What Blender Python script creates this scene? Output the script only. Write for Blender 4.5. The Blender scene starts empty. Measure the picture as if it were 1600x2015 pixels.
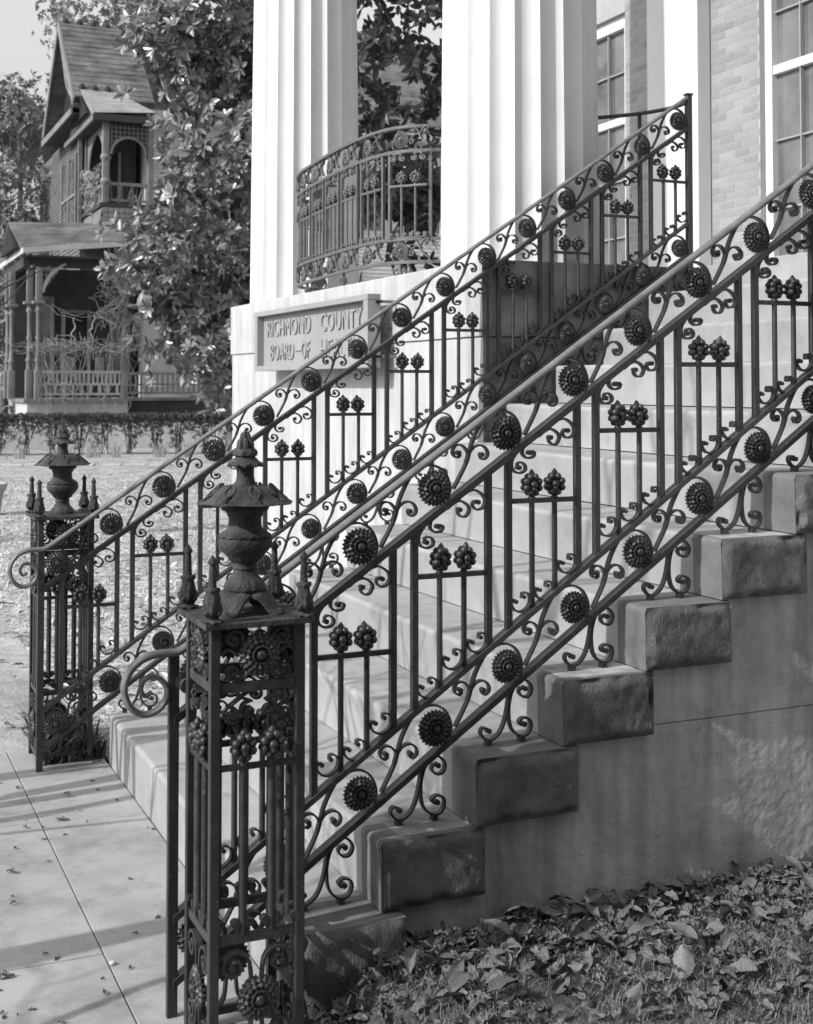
import bpy, bmesh, math, random
from mathutils import Vector, Matrix, noise
random.seed(7)
R = math.radians
SC = bpy.context.scene
COL = SC.collection

# ------------------------------------------------------------------ camera, sky, sun, exposure
cam = bpy.data.cameras.new('camera')
camo = bpy.data.objects.new('camera', cam)
COL.objects.link(camo)
camo.location = (-1.224, -3.668, 1.680)
camo.rotation_euler = (math.pi/2 + 0.0346, 0.0, -0.4178)
cam.sensor_fit = 'HORIZONTAL'
cam.sensor_width = 36.0
cam.lens = 2556.0/1600*36.0
cam.shift_y = -(1007.5-668.3)/1600
cam.clip_start = 0.05
cam.clip_end = 600
cam.dof.use_dof = True
cam.dof.focus_distance = 4.9
cam.dof.aperture_fstop = 9.0
SC.camera = camo

world = bpy.data.worlds.new('World')
SC.world = world
world.use_nodes = True
wn, wl = world.node_tree.nodes, world.node_tree.links
bg = wn['Background']
sky = wn.new('ShaderNodeTexSky')
sky.sky_type = 'NISHITA'
sky.sun_disc = False
sky.sun_elevation = R(34.8)
sky.sun_rotation = R(263.4)
sky.air_density = 1.7
sky.dust_density = 4.0
sep = wn.new('ShaderNodeSeparateColor')          # the film is sensitive to blue light above all
wl.new(sky.outputs[0], sep.inputs[0])
wl.new(sep.outputs[2], bg.inputs['Color'])
bg.inputs['Strength'].default_value = 0.15

sun = bpy.data.lights.new('sun', 'SUN')
sun.energy = 2.7
sun.angle = R(0.53)
sun.color = (1.0, 0.995, 0.985)
suno = bpy.data.objects.new('sun', sun)
COL.objects.link(suno)
SUNDIR = Vector((1.0, 0.115, -0.70)).normalized()
suno.rotation_euler = SUNDIR.to_track_quat('-Z', 'Y').to_euler()
suno.location = (-8, -2, 9)

SC.view_settings.view_transform = 'Standard'
SC.view_settings.look = 'None'
SC.view_settings.gamma = 1.0
SC.view_settings.use_curve_mapping = False
SC.view_settings.exposure = 0.56

# ------------------------------------------------------------------ materials
def new_mat(name):
    m = bpy.data.materials.new(name)
    m.use_nodes = True
    return m, m.node_tree.nodes, m.node_tree.links, m.node_tree.nodes['Principled BSDF']

def mat(name, lo, hi, scale=8.0, rough=0.8, bump=0.0, bscale=60.0, spec=0.3, detail=6.0,
        streak=0.0, streak_scale=(14, 14, 0.6), coord='Object', blotch=0.0, bdist=0.01, bvec=None, trans=False, rvar=0.0):
    """grey surface: noise between two greys, optional vertical streaks, large blotches and bump"""
    m, n, l, p = new_mat(name)
    tc = n.new('ShaderNodeTexCoord')
    nz = n.new('ShaderNodeTexNoise')
    nz.inputs['Scale'].default_value = scale
    nz.inputs['Detail'].default_value = detail
    nz.inputs['Roughness'].default_value = 0.65
    l.new(tc.outputs[coord], nz.inputs['Vector'])
    cr = n.new('ShaderNodeValToRGB')
    cr.color_ramp.elements[0].position = 0.32
    cr.color_ramp.elements[1].position = 0.70
    cr.color_ramp.elements[0].color = (lo, lo, lo, 1)
    cr.color_ramp.elements[1].color = (hi, hi, hi, 1)
    l.new(nz.outputs['Fac'], cr.inputs['Fac'])
    col = cr.outputs['Color']
    def mult(col, fac_socket, amount):
        mx = n.new('ShaderNodeMix')
        mx.data_type = 'RGBA'
        mx.blend_type = 'MULTIPLY'
        mx.inputs[0].default_value = amount
        l.new(col, mx.inputs[6])
        l.new(fac_socket, mx.inputs[7])
        return mx.outputs[2]
    if streak > 0:
        mp = n.new('ShaderNodeMapping')
        mp.inputs['Scale'].default_value = streak_scale
        l.new(tc.outputs[coord], mp.inputs['Vector'])
        n2 = n.new('ShaderNodeTexNoise')
        n2.inputs['Scale'].default_value = 1.0
        n2.inputs['Detail'].default_value = 5
        l.new(mp.outputs[0], n2.inputs['Vector'])
        c2 = n.new('ShaderNodeValToRGB')
        c2.color_ramp.elements[0].position = 0.35
        c2.color_ramp.elements[0].color = (0.45, 0.45, 0.45, 1)
        c2.color_ramp.elements[1].position = 0.62
        c2.color_ramp.elements[1].color = (1, 1, 1, 1)
        l.new(n2.outputs['Fac'], c2.inputs['Fac'])
        col = mult(col, c2.outputs['Color'], streak)
    if blotch > 0:
        n3 = n.new('ShaderNodeTexNoise')
        n3.inputs['Scale'].default_value = max(0.8, scale*0.22)
        n3.inputs['Detail'].default_value = 4
        l.new(tc.outputs[coord], n3.inputs['Vector'])
        c3 = n.new('ShaderNodeValToRGB')
        c3.color_ramp.elements[0].position = 0.36
        c3.color_ramp.elements[0].color = (0.4, 0.4, 0.4, 1)
        c3.color_ramp.elements[1].position = 0.6
        c3.color_ramp.elements[1].color = (1, 1, 1, 1)
        l.new(n3.outputs['Fac'], c3.inputs['Fac'])
        col = mult(col, c3.outputs['Color'], blotch)
    l.new(col, p.inputs['Base Color'])
    p.inputs['Roughness'].default_value = rough
    p.inputs['Specular IOR Level'].default_value = spec
    if rvar > 0:
        mr = n.new('ShaderNodeMapRange')
        mr.inputs['To Min'].default_value = max(0.05, rough-rvar)
        mr.inputs['To Max'].default_value = min(1.0, rough+rvar)
        l.new(nz.outputs['Fac'], mr.inputs['Value'])
        l.new(mr.outputs[0], p.inputs['Roughness'])
    if bump > 0:
        nb = n.new('ShaderNodeTexNoise')
        nb.inputs['Scale'].default_value = bscale
        nb.inputs['Detail'].default_value = 5
        if bvec:
            bm_ = n.new('ShaderNodeMapping'); bm_.inputs['Scale'].default_value = bvec
            l.new(tc.outputs[coord], bm_.inputs['Vector']); l.new(bm_.outputs[0], nb.inputs['Vector'])
        else:
            l.new(tc.outputs[coord], nb.inputs['Vector'])
        b = n.new('ShaderNodeBump')
        b.inputs['Strength'].default_value = bump
        b.inputs['Distance'].default_value = bdist
        l.new(nb.outputs['Fac'], b.inputs['Height'])
        l.new(b.outputs[0], p.inputs['Normal'])
    return m

def leaf_mat(name, lo, hi, back, rough=0.4, spec=0.5, scale=3.0):
    """leaf: upper side darker and glossier than the underside, varying from leaf to leaf"""
    m, n, l, p = new_mat(name)
    geo = n.new('ShaderNodeNewGeometry')
    mr = n.new('ShaderNodeMapRange')
    mr.inputs['To Min'].default_value = lo
    mr.inputs['To Max'].default_value = hi
    l.new(geo.outputs['Random Per Island'], mr.inputs['Value'])
    mx = n.new('ShaderNodeMix')
    mx.data_type = 'FLOAT'
    l.new(geo.outputs['Backfacing'], mx.inputs[0])
    l.new(mr.outputs[0], mx.inputs[2])
    mx.inputs[3].default_value = back
    tc = n.new('ShaderNodeTexCoord')
    nz = n.new('ShaderNodeTexNoise')
    nz.inputs['Scale'].default_value = scale*12
    l.new(tc.outputs['Object'], nz.inputs['Vector'])
    ma = n.new('ShaderNodeMath')
    ma.operation = 'MULTIPLY'
    mr2 = n.new('ShaderNodeMapRange')
    mr2.inputs['To Min'].default_value = 0.7
    mr2.inputs['To Max'].default_value = 1.3
    l.new(nz.outputs['Fac'], mr2.inputs['Value'])
    l.new(mx.outputs[0], ma.inputs[0])
    l.new(mr2.outputs[0], ma.inputs[1])
    l.new(ma.outputs[0], p.inputs['Base Color'])
    p.inputs['Roughness'].default_value = rough
    p.inputs['Specular IOR Level'].default_value = spec
    return m

M = {}
M['iron'] = mat('iron', 0.020, 0.042, 30, 0.42, 0.35, 260, 0.55, rvar=0.12, bdist=0.004)
def vary(m, lo, hi, speck=0.0):
    n, l = m.node_tree.nodes, m.node_tree.links
    p = n['Principled BSDF']
    src = p.inputs['Base Color'].links[0].from_socket
    oi = n.new('ShaderNodeObjectInfo')
    mr = n.new('ShaderNodeMapRange'); mr.inputs['To Min'].default_value = lo; mr.inputs['To Max'].default_value = hi
    l.new(oi.outputs['Random'], mr.inputs['Value'])
    mx = n.new('ShaderNodeMix'); mx.data_type = 'RGBA'; mx.blend_type = 'MULTIPLY'; mx.inputs[0].default_value = 1.0
    l.new(src, mx.inputs[6]); l.new(mr.outputs[0], mx.inputs[7])
    out = mx.outputs[2]
    if speck > 0:
        tc = n.new('ShaderNodeTexCoord'); nz = n.new('ShaderNodeTexNoise'); nz.inputs['Scale'].default_value = 75; nz.inputs['Detail'].default_value = 3
        l.new(tc.outputs['Object'], nz.inputs['Vector'])
        cr_ = n.new('ShaderNodeValToRGB'); cr_.color_ramp.elements[0].position = 0.66; cr_.color_ramp.elements[1].position = 0.74
        l.new(nz.outputs['Fac'], cr_.inputs['Fac'])
        m2 = n.new('ShaderNodeMix'); m2.data_type = 'RGBA'
        l.new(cr_.outputs['Color'], m2.inputs[0]); l.new(out, m2.inputs[6]); m2.inputs[7].default_value = (speck, speck, speck, 1)
        out = m2.outputs[2]
    l.new(out, p.inputs['Base Color'])
vary(M['iron'], 0.65, 1.6, 0.13)
M['iron_worn'] = mat('iron_worn', 0.032, 0.090, 26, 0.7, 0.9, 130, 0.3, blotch=0.5, bdist=0.006)
M['handrail'] = mat('handrail_iron', 0.11, 0.18, 18, 0.38, 0.2, 200, 0.5, rvar=0.1, bdist=0.003)
M['iron_lit_haze'] = mat('iron_lit_haze', 0.075, 0.14, 30, 0.5, 0.3, 260, 0.5, rvar=0.1, bdist=0.004)  # paler iron copy: sunlight and haze on the balustrade put into its colour
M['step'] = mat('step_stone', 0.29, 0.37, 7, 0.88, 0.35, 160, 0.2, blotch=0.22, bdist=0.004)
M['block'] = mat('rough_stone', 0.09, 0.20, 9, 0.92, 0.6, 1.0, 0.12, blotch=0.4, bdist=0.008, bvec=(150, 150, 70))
M['block_shade_band'] = mat('shade_band_stone', 0.15, 0.23, 8, 0.9, 0.4, 120, 0.12, blotch=0.35, bdist=0.004)  # slightly darker end stone, with the railing's shadow band painted in
M['stucco'] = mat('stucco', 0.38, 0.56, 3.2, 0.92, 0.55, 26, 0.12, streak=0.6, streak_scale=(11, 11, 0.8), blotch=0.3, bdist=0.012)
M['podium'] = mat('podium_paint', 0.42, 0.52, 2.0, 0.75, 0.15, 60, 0.2, streak=0.30, streak_scale=(9, 9, 0.5), bdist=0.005)
M['white'] = mat('white_paint', 0.58, 0.66, 1.5, 0.65, 0.10, 40, 0.25, streak=0.07, streak_scale=(10, 10, 0.3), bdist=0.004)
M['concrete'] = mat('concrete', 0.30, 0.40, 4, 0.88, 0.3, 180, 0.2, blotch=0.22, bdist=0.003)
def grime(m, scale, lo, hi, dark, vec=None):
    """scattered darker specks or stains: noise threshold mixed over the base colour"""
    n, l = m.node_tree.nodes, m.node_tree.links
    p = n['Principled BSDF']; src = p.inputs['Base Color'].links[0].from_socket
    tc = n.new('ShaderNodeTexCoord'); nz = n.new('ShaderNodeTexNoise'); nz.inputs['Scale'].default_value = scale; nz.inputs['Detail'].default_value = 6; nz.inputs['Roughness'].default_value = 0.7
    if vec:
        mp = n.new('ShaderNodeMapping'); mp.inputs['Scale'].default_value = vec; l.new(tc.outputs['Object'], mp.inputs['Vector']); l.new(mp.outputs[0], nz.inputs['Vector'])
    else: l.new(tc.outputs['Object'], nz.inputs['Vector'])
    cr_ = n.new('ShaderNodeValToRGB'); cr_.color_ramp.elements[0].position = lo; cr_.color_ramp.elements[1].position = hi
    cr_.color_ramp.elements[0].color = (1, 1, 1, 1); cr_.color_ramp.elements[1].color = (dark, dark, dark, 1)
    l.new(nz.outputs['Fac'], cr_.inputs['Fac'])
    mx = n.new('ShaderNodeMix'); mx.data_type = 'RGBA'; mx.blend_type = 'MULTIPLY'; mx.inputs[0].default_value = 1.0
    l.new(src, mx.inputs[6]); l.new(cr_.outputs['Color'], mx.inputs[7]); l.new(mx.outputs[2], p.inputs['Base Color'])
def cracks(m, scale, width, dark):
    n, l = m.node_tree.nodes, m.node_tree.links
    p = n['Principled BSDF']; src = p.inputs['Base Color'].links[0].from_socket
    tc = n.new('ShaderNodeTexCoord'); nz = n.new('ShaderNodeTexNoise'); nz.inputs['Scale'].default_value = 5; nz.inputs['Detail'].default_value = 4
    l.new(tc.outputs['Object'], nz.inputs['Vector'])
    ad = n.new('ShaderNodeMix'); ad.data_type = 'RGBA'; ad.blend_type = 'ADD'; ad.inputs[0].default_value = 0.25
    l.new(tc.outputs['Object'], ad.inputs[6]); l.new(nz.outputs['Color'], ad.inputs[7])
    vo = n.new('ShaderNodeTexVoronoi'); vo.feature = 'DISTANCE_TO_EDGE'; vo.inputs['Scale'].default_value = scale
    l.new(ad.outputs[2], vo.inputs['Vector'])
    c1 = n.new('ShaderNodeValToRGB'); c1.color_ramp.elements[0].position = 0.0; c1.color_ramp.elements[1].position = width
    c1.color_ramp.elements[0].color = (dark, dark, dark, 1); c1.color_ramp.elements[1].color = (1, 1, 1, 1)
    l.new(vo.outputs['Distance'], c1.inputs['Fac'])
    nm = n.new('ShaderNodeTexNoise'); nm.inputs['Scale'].default_value = 2.3; l.new(tc.outputs['Object'], nm.inputs['Vector'])
    c2 = n.new('ShaderNodeValToRGB'); c2.color_ramp.elements[0].position = 0.50; c2.color_ramp.elements[1].position = 0.58
    l.new(nm.outputs['Fac'], c2.inputs['Fac'])
    mx = n.new('ShaderNodeMix'); mx.data_type = 'RGBA'; mx.blend_type = 'MULTIPLY'
    l.new(c2.outputs['Color'], mx.inputs[0]); l.new(src, mx.inputs[6]); l.new(c1.outputs['Color'], mx.inputs[7])
    l.new(mx.outputs[2], p.inputs['Base Color'])
grime(M['concrete'], 150, 0.58, 0.70, 0.60); grime(M['concrete'], 2.6, 0.48, 0.66, 0.66); grime(M['concrete'], 9, 0.60, 0.72, 0.78); grime(M['concrete'], 28, 0.68, 0.74, 0.55)
grime(M['step'], 120, 0.64, 0.74, 0.7); grime(M['step'], 4.5, 0.56, 0.72, 0.74)
grime(M['stucco'], 60, 0.60, 0.72, 0.65); grime(M['stucco'], 2.4, 0.50, 0.66, 0.66, (1.8, 1.8, 0.8))
grime(M['block'], 70, 0.58, 0.70, 0.5)
grime(M['white'], 6, 0.60, 0.78, 0.86, (3, 3, 0.5)); grime(M['podium'], 5, 0.52, 0.72, 0.78, (2.5, 2.5, 0.4)); grime(M['podium'], 90, 0.66, 0.74, 0.8)
M['joint'] = mat('joint_dirt', 0.04, 0.09, 20, 0.95)
M['soil'] = mat('soil', 0.05, 0.14, 7, 0.95, 0.8, 40, 0.1, blotch=0.3, bdist=0.03)
M['lawn'] = mat('lawn_ground', 0.18, 0.70, 9.0, 0.95, 1.0, 22, 0.1, blotch=0.5, detail=10, bdist=0.06)
M['dirt'] = mat('pale_dirt', 0.26, 0.46, 6, 0.95, 0.6, 40, 0.1, blotch=0.4, bdist=0.02)
M['sign'] = mat('sign_paint', 0.27, 0.32, 3, 0.6, 0.1, 60, 0.3, streak=0.12)
M['sign_dark'] = mat('sign_back', 0.16, 0.2, 3, 0.7)
M['brick'] = mat('brick', 0.265, 0.335, 3.0, 0.9, 0.35, 90, 0.15, bdist=0.004)
vary(M['brick'], 0.84, 1.14)
M['mortar'] = mat('mortar', 0.36, 0.43, 8, 0.95, 0.3, 80, 0.1)
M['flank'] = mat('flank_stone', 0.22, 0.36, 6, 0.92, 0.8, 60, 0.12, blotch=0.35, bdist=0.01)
M['glass'] = mat('window_glass', 0.07, 0.22, 1.1, 0.06, 0.08, 1.5, 0.9, bdist=0.02)  # cloudy tones in the pane colour stand in for reflected trees
M['curtain'] = mat('curtain', 0.35, 0.45, 1.2, 0.8)
M['clap'] = mat('clapboard', 0.10, 0.17, 2.0, 0.85, 0.1, 30)
M['roof_lit'] = mat('lit_shingles', 0.24, 0.36, 1.8, 0.9, 0.5, 14, 0.15, streak=0.5, streak_scale=(0.7, 8, 8), bdist=0.03)  # shingles made lighter to carry the sunlight on the balcony roof
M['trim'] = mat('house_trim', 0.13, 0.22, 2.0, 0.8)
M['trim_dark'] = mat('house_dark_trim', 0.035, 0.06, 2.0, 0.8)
M['trim_pale'] = mat('house_pale_trim', 0.38, 0.50, 2.0, 0.8)
M['roof'] = mat('shingle_roof', 0.08, 0.22, 1.6, 0.9, 0.5, 14, 0.15, streak=0.65, streak_scale=(0.7, 7, 7), bdist=0.03)
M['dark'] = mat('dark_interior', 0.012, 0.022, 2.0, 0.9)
M['muntin'] = mat('muntin_paint', 0.30, 0.36, 2.0, 0.7)
M['siding'] = mat('white_siding', 0.55, 0.68, 1.0, 0.8, streak=0.15)
M['bark'] = mat('bark', 0.08, 0.16, 6, 0.95, 0.8, 30, 0.1, bdist=0.02)
M['vine'] = mat('bare_vine', 0.28, 0.42, 6, 0.9)
M['magnolia'] = leaf_mat('magnolia_leaf', 0.06, 0.24, 0.22, 0.34, 0.9)
M['magnolia_shaded'] = leaf_mat('magnolia_leaf_shaded', 0.025, 0.07, 0.08, 0.4, 0.5)  # darkened leaf copy, the shade between the columns is in the colour
M['oak'] = leaf_mat('small_leaf', 0.10, 0.26, 0.26, 0.5, 0.4)
M['hedge'] = leaf_mat('hedge_leaf', 0.025, 0.10, 0.08, 0.6, 0.3)
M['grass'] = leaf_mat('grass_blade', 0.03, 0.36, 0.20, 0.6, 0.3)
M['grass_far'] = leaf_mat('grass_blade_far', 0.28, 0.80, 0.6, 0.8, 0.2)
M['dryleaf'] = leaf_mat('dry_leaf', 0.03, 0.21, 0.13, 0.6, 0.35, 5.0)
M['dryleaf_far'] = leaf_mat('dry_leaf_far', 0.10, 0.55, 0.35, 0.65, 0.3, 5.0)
M['dryleaf_obj'] = M['dryleaf'].copy()
def per_object(m, lo, hi):
    n, l = m.node_tree.nodes, m.node_tree.links
    oi = n.new('ShaderNodeObjectInfo')
    for nd in n:
        if nd.type == 'NEW_GEOMETRY':
            for lk in list(nd.outputs['Random Per Island'].links):
                tgt = lk.to_socket
                l.remove(lk)
                l.new(oi.outputs['Random'], tgt)
per_object(M['dryleaf_obj'], .1, .4)
for nm_ in ('dryleaf', 'dryleaf_obj'):      # veins and blotches
    n_, l_ = M[nm_].node_tree.nodes, M[nm_].node_tree.links
    tc_ = n_.new('ShaderNodeTexCoord'); wv = n_.new('ShaderNodeTexWave'); wv.inputs['Scale'].default_value = 22; wv.inputs['Distortion'].default_value = 3.0
    l_.new(tc_.outputs['Object'], wv.inputs['Vector']); bp_ = n_.new('ShaderNodeBump'); bp_.inputs['Strength'].default_value = 0.22; bp_.inputs['Distance'].default_value = 0.003
    l_.new(wv.outputs['Fac'], bp_.inputs['Height']); l_.new(bp_.outputs[0], n_['Principled BSDF'].inputs['Normal'])
M['magnolia_obj'] = M['magnolia'].copy()
per_object(M['magnolia_obj'], .03, .1)
M['planter'] = mat('planter_stone', 0.3, 0.4, 6, 0.9, 0.4, 40)
M['edging'] = mat('edging_stone', 0.36, 0.52, 9, 0.9, 0.6, 30)
M['iris'] = leaf_mat('iris_leaf', 0.25, 0.5, 0.35, 0.6, 0.3)

def nz3(x, y, z, s=1.0): return noise.noise(Vector((x*s, y*s, z*s)))
# ------------------------------------------------------------------ mesh helpers
class MB:
    def __init__(s): s.v = []; s.f = []
    def add(s, v, f):
        o = len(s.v); s.v += [tuple(a) for a in v]; s.f += [tuple(i+o for i in q) for q in f]
        return s
    def box(s, x0, x1, y0, y1, z0, z1):
        v = [(x0,y0,z0),(x1,y0,z0),(x1,y1,z0),(x0,y1,z0),(x0,y0,z1),(x1,y0,z1),(x1,y1,z1),(x0,y1,z1)]
        return s.add(v, [(3,2,1,0),(4,5,6,7),(0,1,5,4),(1,2,6,5),(2,3,7,6),(3,0,4,7)])
    def bbox(s, x0, x1, y0, y1, z0, z1, b=0.004):
        """box with chamfered edges"""
        bm = bmesh.new()
        vs = [bm.verts.new(p) for p in [(x0,y0,z0),(x1,y0,z0),(x1,y1,z0),(x0,y1,z0),(x0,y0,z1),(x1,y0,z1),(x1,y1,z1),(x0,y1,z1)]]
        for q in [(3,2,1,0),(4,5,6,7),(0,1,5,4),(1,2,6,5),(2,3,7,6),(3,0,4,7)]:
            bm.faces.new([vs[i] for i in q])
        bmesh.ops.bevel(bm, geom=bm.edges[:], offset=b, segments=2, affect='EDGES', profile=0.6)
        bm.verts.index_update()
        s.add([v.co[:] for v in bm.verts], [[v.index for v in f.verts] for f in bm.faces])
        bm.free()
        return s
    def prism(s, poly, axis, a0, a1):
        """polygon extruded along an axis; poly in the two other axes (x,z for 'y', y,z for 'x', x,y for 'z')"""
        def P(p, a): return {'y': (p[0], a, p[1]), 'x': (a, p[0], p[1]), 'z': (p[0], p[1], a)}[axis]
        n = len(poly)
        v = [P(p, a0) for p in poly] + [P(p, a1) for p in poly]
        f = [tuple(range(n)), tuple(range(2*n-1, n-1, -1))] + [(i, i+n, (i+1) % n + n, (i+1) % n) for i in range(n)]
        return s.add(v, f)
    def lathe(s, prof, seg=32, c=(0,0,0), mod=None, cap=True):
        v = []; f = []
        for i, (r, z) in enumerate(prof):
            for k in range(seg):
                a = 2*math.pi*k/seg
                rr, zz = (r, z) if mod is None else mod(i, r, z, a)
                v.append((c[0]+rr*math.cos(a), c[1]+rr*math.sin(a), c[2]+zz))
        for i in range(len(prof)-1):
            for k in range(seg):
                k2 = (k+1) % seg
                f.append((i*seg+k, i*seg+k2, (i+1)*seg+k2, (i+1)*seg+k))
        if cap:
            f.append(tuple(range(seg-1, -1, -1)))
            f.append(tuple(range((len(prof)-1)*seg, len(prof)*seg)))
        return s.add(v, f)
    def tube(s, path, r, seg=8, sy=1.0, up=(0,1,0)):
        """tube along a 3D path; r number or list; elliptical: sy scales the 'up' direction"""
        n = len(path); P = [Vector(p) for p in path]; U = Vector(up)
        v = []; f = []
        for i in range(n):
            t = (P[min(i+1, n-1)] - P[max(i-1, 0)])
            if t.length < 1e-9: t = Vector((0,0,1))
            t.normalize()
            a = U - t*U.dot(t)
            if a.length < 1e-4: a = Vector((1,0,0)) - t*t.x
            a.normalize(); b = t.cross(a)
            rr = r[i] if isinstance(r, (list, tuple)) else r
            for k in range(seg):
                w = 2*math.pi*k/seg + math.pi/seg
                v.append(P[i] + a*(math.cos(w)*rr*sy) + b*(math.sin(w)*rr))
        for i in range(n-1):
            for k in range(seg):
                k2 = (k+1) % seg
                f.append((i*seg+k, i*seg+k2, (i+1)*seg+k2, (i+1)*seg+k))
        f.append(tuple(range(seg-1, -1, -1)))
        f.append(tuple(range((n-1)*seg, n*seg)))
        return s.add(v, f)
    def ribbon(s, path, w, t, y=0.0, eye=0.0):
        """flat strap on edge: path of (x,z) points, width w across (y), thickness t; eye = roller at its end"""
        n = len(path); v = []; f = []
        for i in range(n):
            a = Vector(path[max(i-1, 0)]); b = Vector(path[min(i+1, n-1)])
            d = (b-a); d = d.normalized() if d.length > 1e-9 else Vector((1,0))
            nx, nz = -d.y, d.x
            tt = t*(1.0 if i < n*0.55 else 1.0 - 0.35*(i-n*0.55)/(n*0.45))
            x, z = path[i]
            for sg, yy in ((1,-w/2),(1,w/2),(-1,w/2),(-1,-w/2)):
                v.append((x+sg*nx*tt/2, y+yy, z+sg*nz*tt/2))
        for i in range(n-1):
            for k in range(4):
                k2 = (k+1) % 4
                f.append((i*4+k, (i+1)*4+k, (i+1)*4+k2, i*4+k2))
        f.append((0,1,2,3)); f.append(((n-1)*4+3,(n-1)*4+2,(n-1)*4+1,(n-1)*4))
        s.add(v, f)
        if eye > 0:
            x, z = path[-1]
            cv = []; m = 8
            for yy in (-w*0.58, w*0.58):
                for k in range(m):
                    a = 2*math.pi*k/m
                    cv.append((x+eye*math.cos(a), y+yy, z+eye*math.sin(a)))
            s.add(cv, [(k, k+m, (k+1)%m+m, (k+1)%m) for k in range(m)] + [tuple(range(m)), tuple(range(2*m-1, m-1, -1))])
        return s
    def ball(s, c, rx, ry, rz, u=8, w=5):
        v = [(c[0], c[1], c[2]-rz)]; f = []
        for i in range(1, w):
            ph = -math.pi/2 + math.pi*i/w
            for k in range(u):
                a = 2*math.pi*k/u
                v.append((c[0]+rx*math.cos(ph)*math.cos(a), c[1]+ry*math.cos(ph)*math.sin(a), c[2]+rz*math.sin(ph)))
        v.append((c[0], c[1], c[2]+rz))
        for k in range(u):
            f.append((0, 1+(k+1) % u, 1+k))
            for i in range(w-2):
                a, b = 1+i*u, 1+(i+1)*u
                f.append((a+k, a+(k+1) % u, b+(k+1) % u, b+k))
            f.append((1+(w-2)*u+k, 1+(w-2)*u+(k+1) % u, len(v)-1))
        return s.add(v, f)
    def xform(s, mtx):
        s.v = [tuple(mtx @ Vector(p)) for p in s.v]; return s
    def mesh(s, name, m, smooth=False):
        me = bpy.data.meshes.new(name)
        me.from_pydata(s.v, [], s.f)
        me.materials.append(M[m] if isinstance(m, str) else m)
        me.validate()
        bm = bmesh.new(); bm.from_mesh(me)
        bmesh.ops.recalc_face_normals(bm, faces=bm.faces[:])
        bm.to_mesh(me); bm.free()
        if smooth:
            me.polygons.foreach_set('use_smooth', [True]*len(me.polygons))
            try: me.set_sharp_from_angle(angle=R(smooth if smooth is not True else 50))
            except Exception: pass
        me.update()
        return me
    def raw(s, name, m):
        me = bpy.data.meshes.new(name)
        me.from_pydata(s.v, [], s.f)
        me.materials.append(M[m] if isinstance(m, str) else m)
        me.update()
        return me

def obj(name, data, parent=None, loc=(0,0,0), rz=0.0, label=None, kind=None):
    o = bpy.data.objects.new(name, data)
    COL.objects.link(o)
    if parent is not None: o.parent = parent
    o.location = loc
    if rz: o.rotation_euler = (0, 0, rz)
    if label: o['label'] = label
    if kind: o['kind'] = kind
    return o
def tag(o, label, cat, group=None, kind=None):
    o['label'] = label; o['category'] = cat
    if group: o['group'] = group
    if kind: o['kind'] = kind
    return o
def thing(name, label, cat, loc=(0,0,0), rz=0.0, group=None):
    o = bpy.data.objects.new(name, None); COL.objects.link(o)
    o.empty_display_size = 0.2
    o.location = loc; o.rotation_euler = (0,0,rz)
    return tag(o, label, cat, group)
def part(name, mb, m, parent, loc=(0,0,0), rz=0.0, smooth=False, label=None, kind=None):
    return obj(name, mb.mesh(name, m, smooth), parent, loc, rz, label, kind)
def copy_tree(o, parent=None):
    c = o.copy(); COL.objects.link(c); c.parent = parent
    for ch in [x for x in bpy.data.objects if x.parent == o]: copy_tree(ch, c)
    return c

def cr(pts, n=6, closed=False):
    """Catmull-Rom resampling of a 2D/3D point list"""
    P = [Vector(p) for p in pts]; out = []
    for i in range(len(P)-1):
        p0 = P[i-1] if i > 0 else P[0]*2-P[1]
        p1, p2 = P[i], P[i+1]
        p3 = P[i+2] if i+2 < len(P) else P[i+1]*2-P[i]
        for k in range(n):
            t = k/n
            out.append(tuple(0.5*((2*p1)+(p2-p0)*t+(2*p0-5*p1+4*p2-p3)*t*t+(3*p1-p0-3*p2+p3)*t*t*t)))
    out.append(tuple(P[-1]))
    return out
def spiral(cx, cz, r0, r1, a0, turns, n=26):
    return [(cx+(r0+(r1-r0)*(i/n)**0.8)*math.cos(a0+turns*2*math.pi*i/n), cz+(r0+(r1-r0)*(i/n)**0.8)*math.sin(a0+turns*2*math.pi*i/n)) for i in range(n+1)]

# ------------------------------------------------------------------ measured stair geometry
SL = 0.672                       # rise / run of the railings
RUN, RISE = 0.3072, 0.2065
X0, Z0 = 0.272, 0.338            # first riser, height of its tread
def RX(k): return X0 + RUN*k
def TZ(k): return Z0 + RISE*k
GZ = -0.10                       # pavement level
FL = 2.360                       # portico floor
YN, YF = -0.115, 2.530           # near / far end of the steps
XP = 1.990                       # street face of the podium

# ================================================================== SETTING: ground
def ground_z(x, y):
    # lawn beside the stairs sits a little higher than the pavement
    t = min(1.0, max(0.0, (x-0.0)/0.25)) if y < 0 else 0.0
    return GZ - 0.03 + t*0.165*min(1.0, max(0.0, 1.15+y*0.25)) + 0.012*nz3(x, y, 1, 2.2)+0.006*nz3(x, y, 5, 9)
g = MB()
xs = [-120,-40,-15,-6,-3.2]
def grid_sheet(x0, x1, y0, y1, nx, ny, fz):
    mb = MB()
    for j in range(ny+1):
        for i in range(nx+1):
            x = x0+(x1-x0)*i/nx; y = y0+(y1-y0)*j/ny
            mb.v.append((x, y, fz(x, y)))
    for j in range(ny):
        for i in range(nx):
            a = j*(nx+1)+i
            mb.f.append((a, a+1, a+nx+2, a+nx+1))
    return mb
lawn_sheet = obj('ground', grid_sheet(-150, 150, -150, 250, 8, 8, lambda x, y: GZ-0.06).mesh('ground', 'dirt'))
lawn_sheet['kind'] = 'structure'
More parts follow.
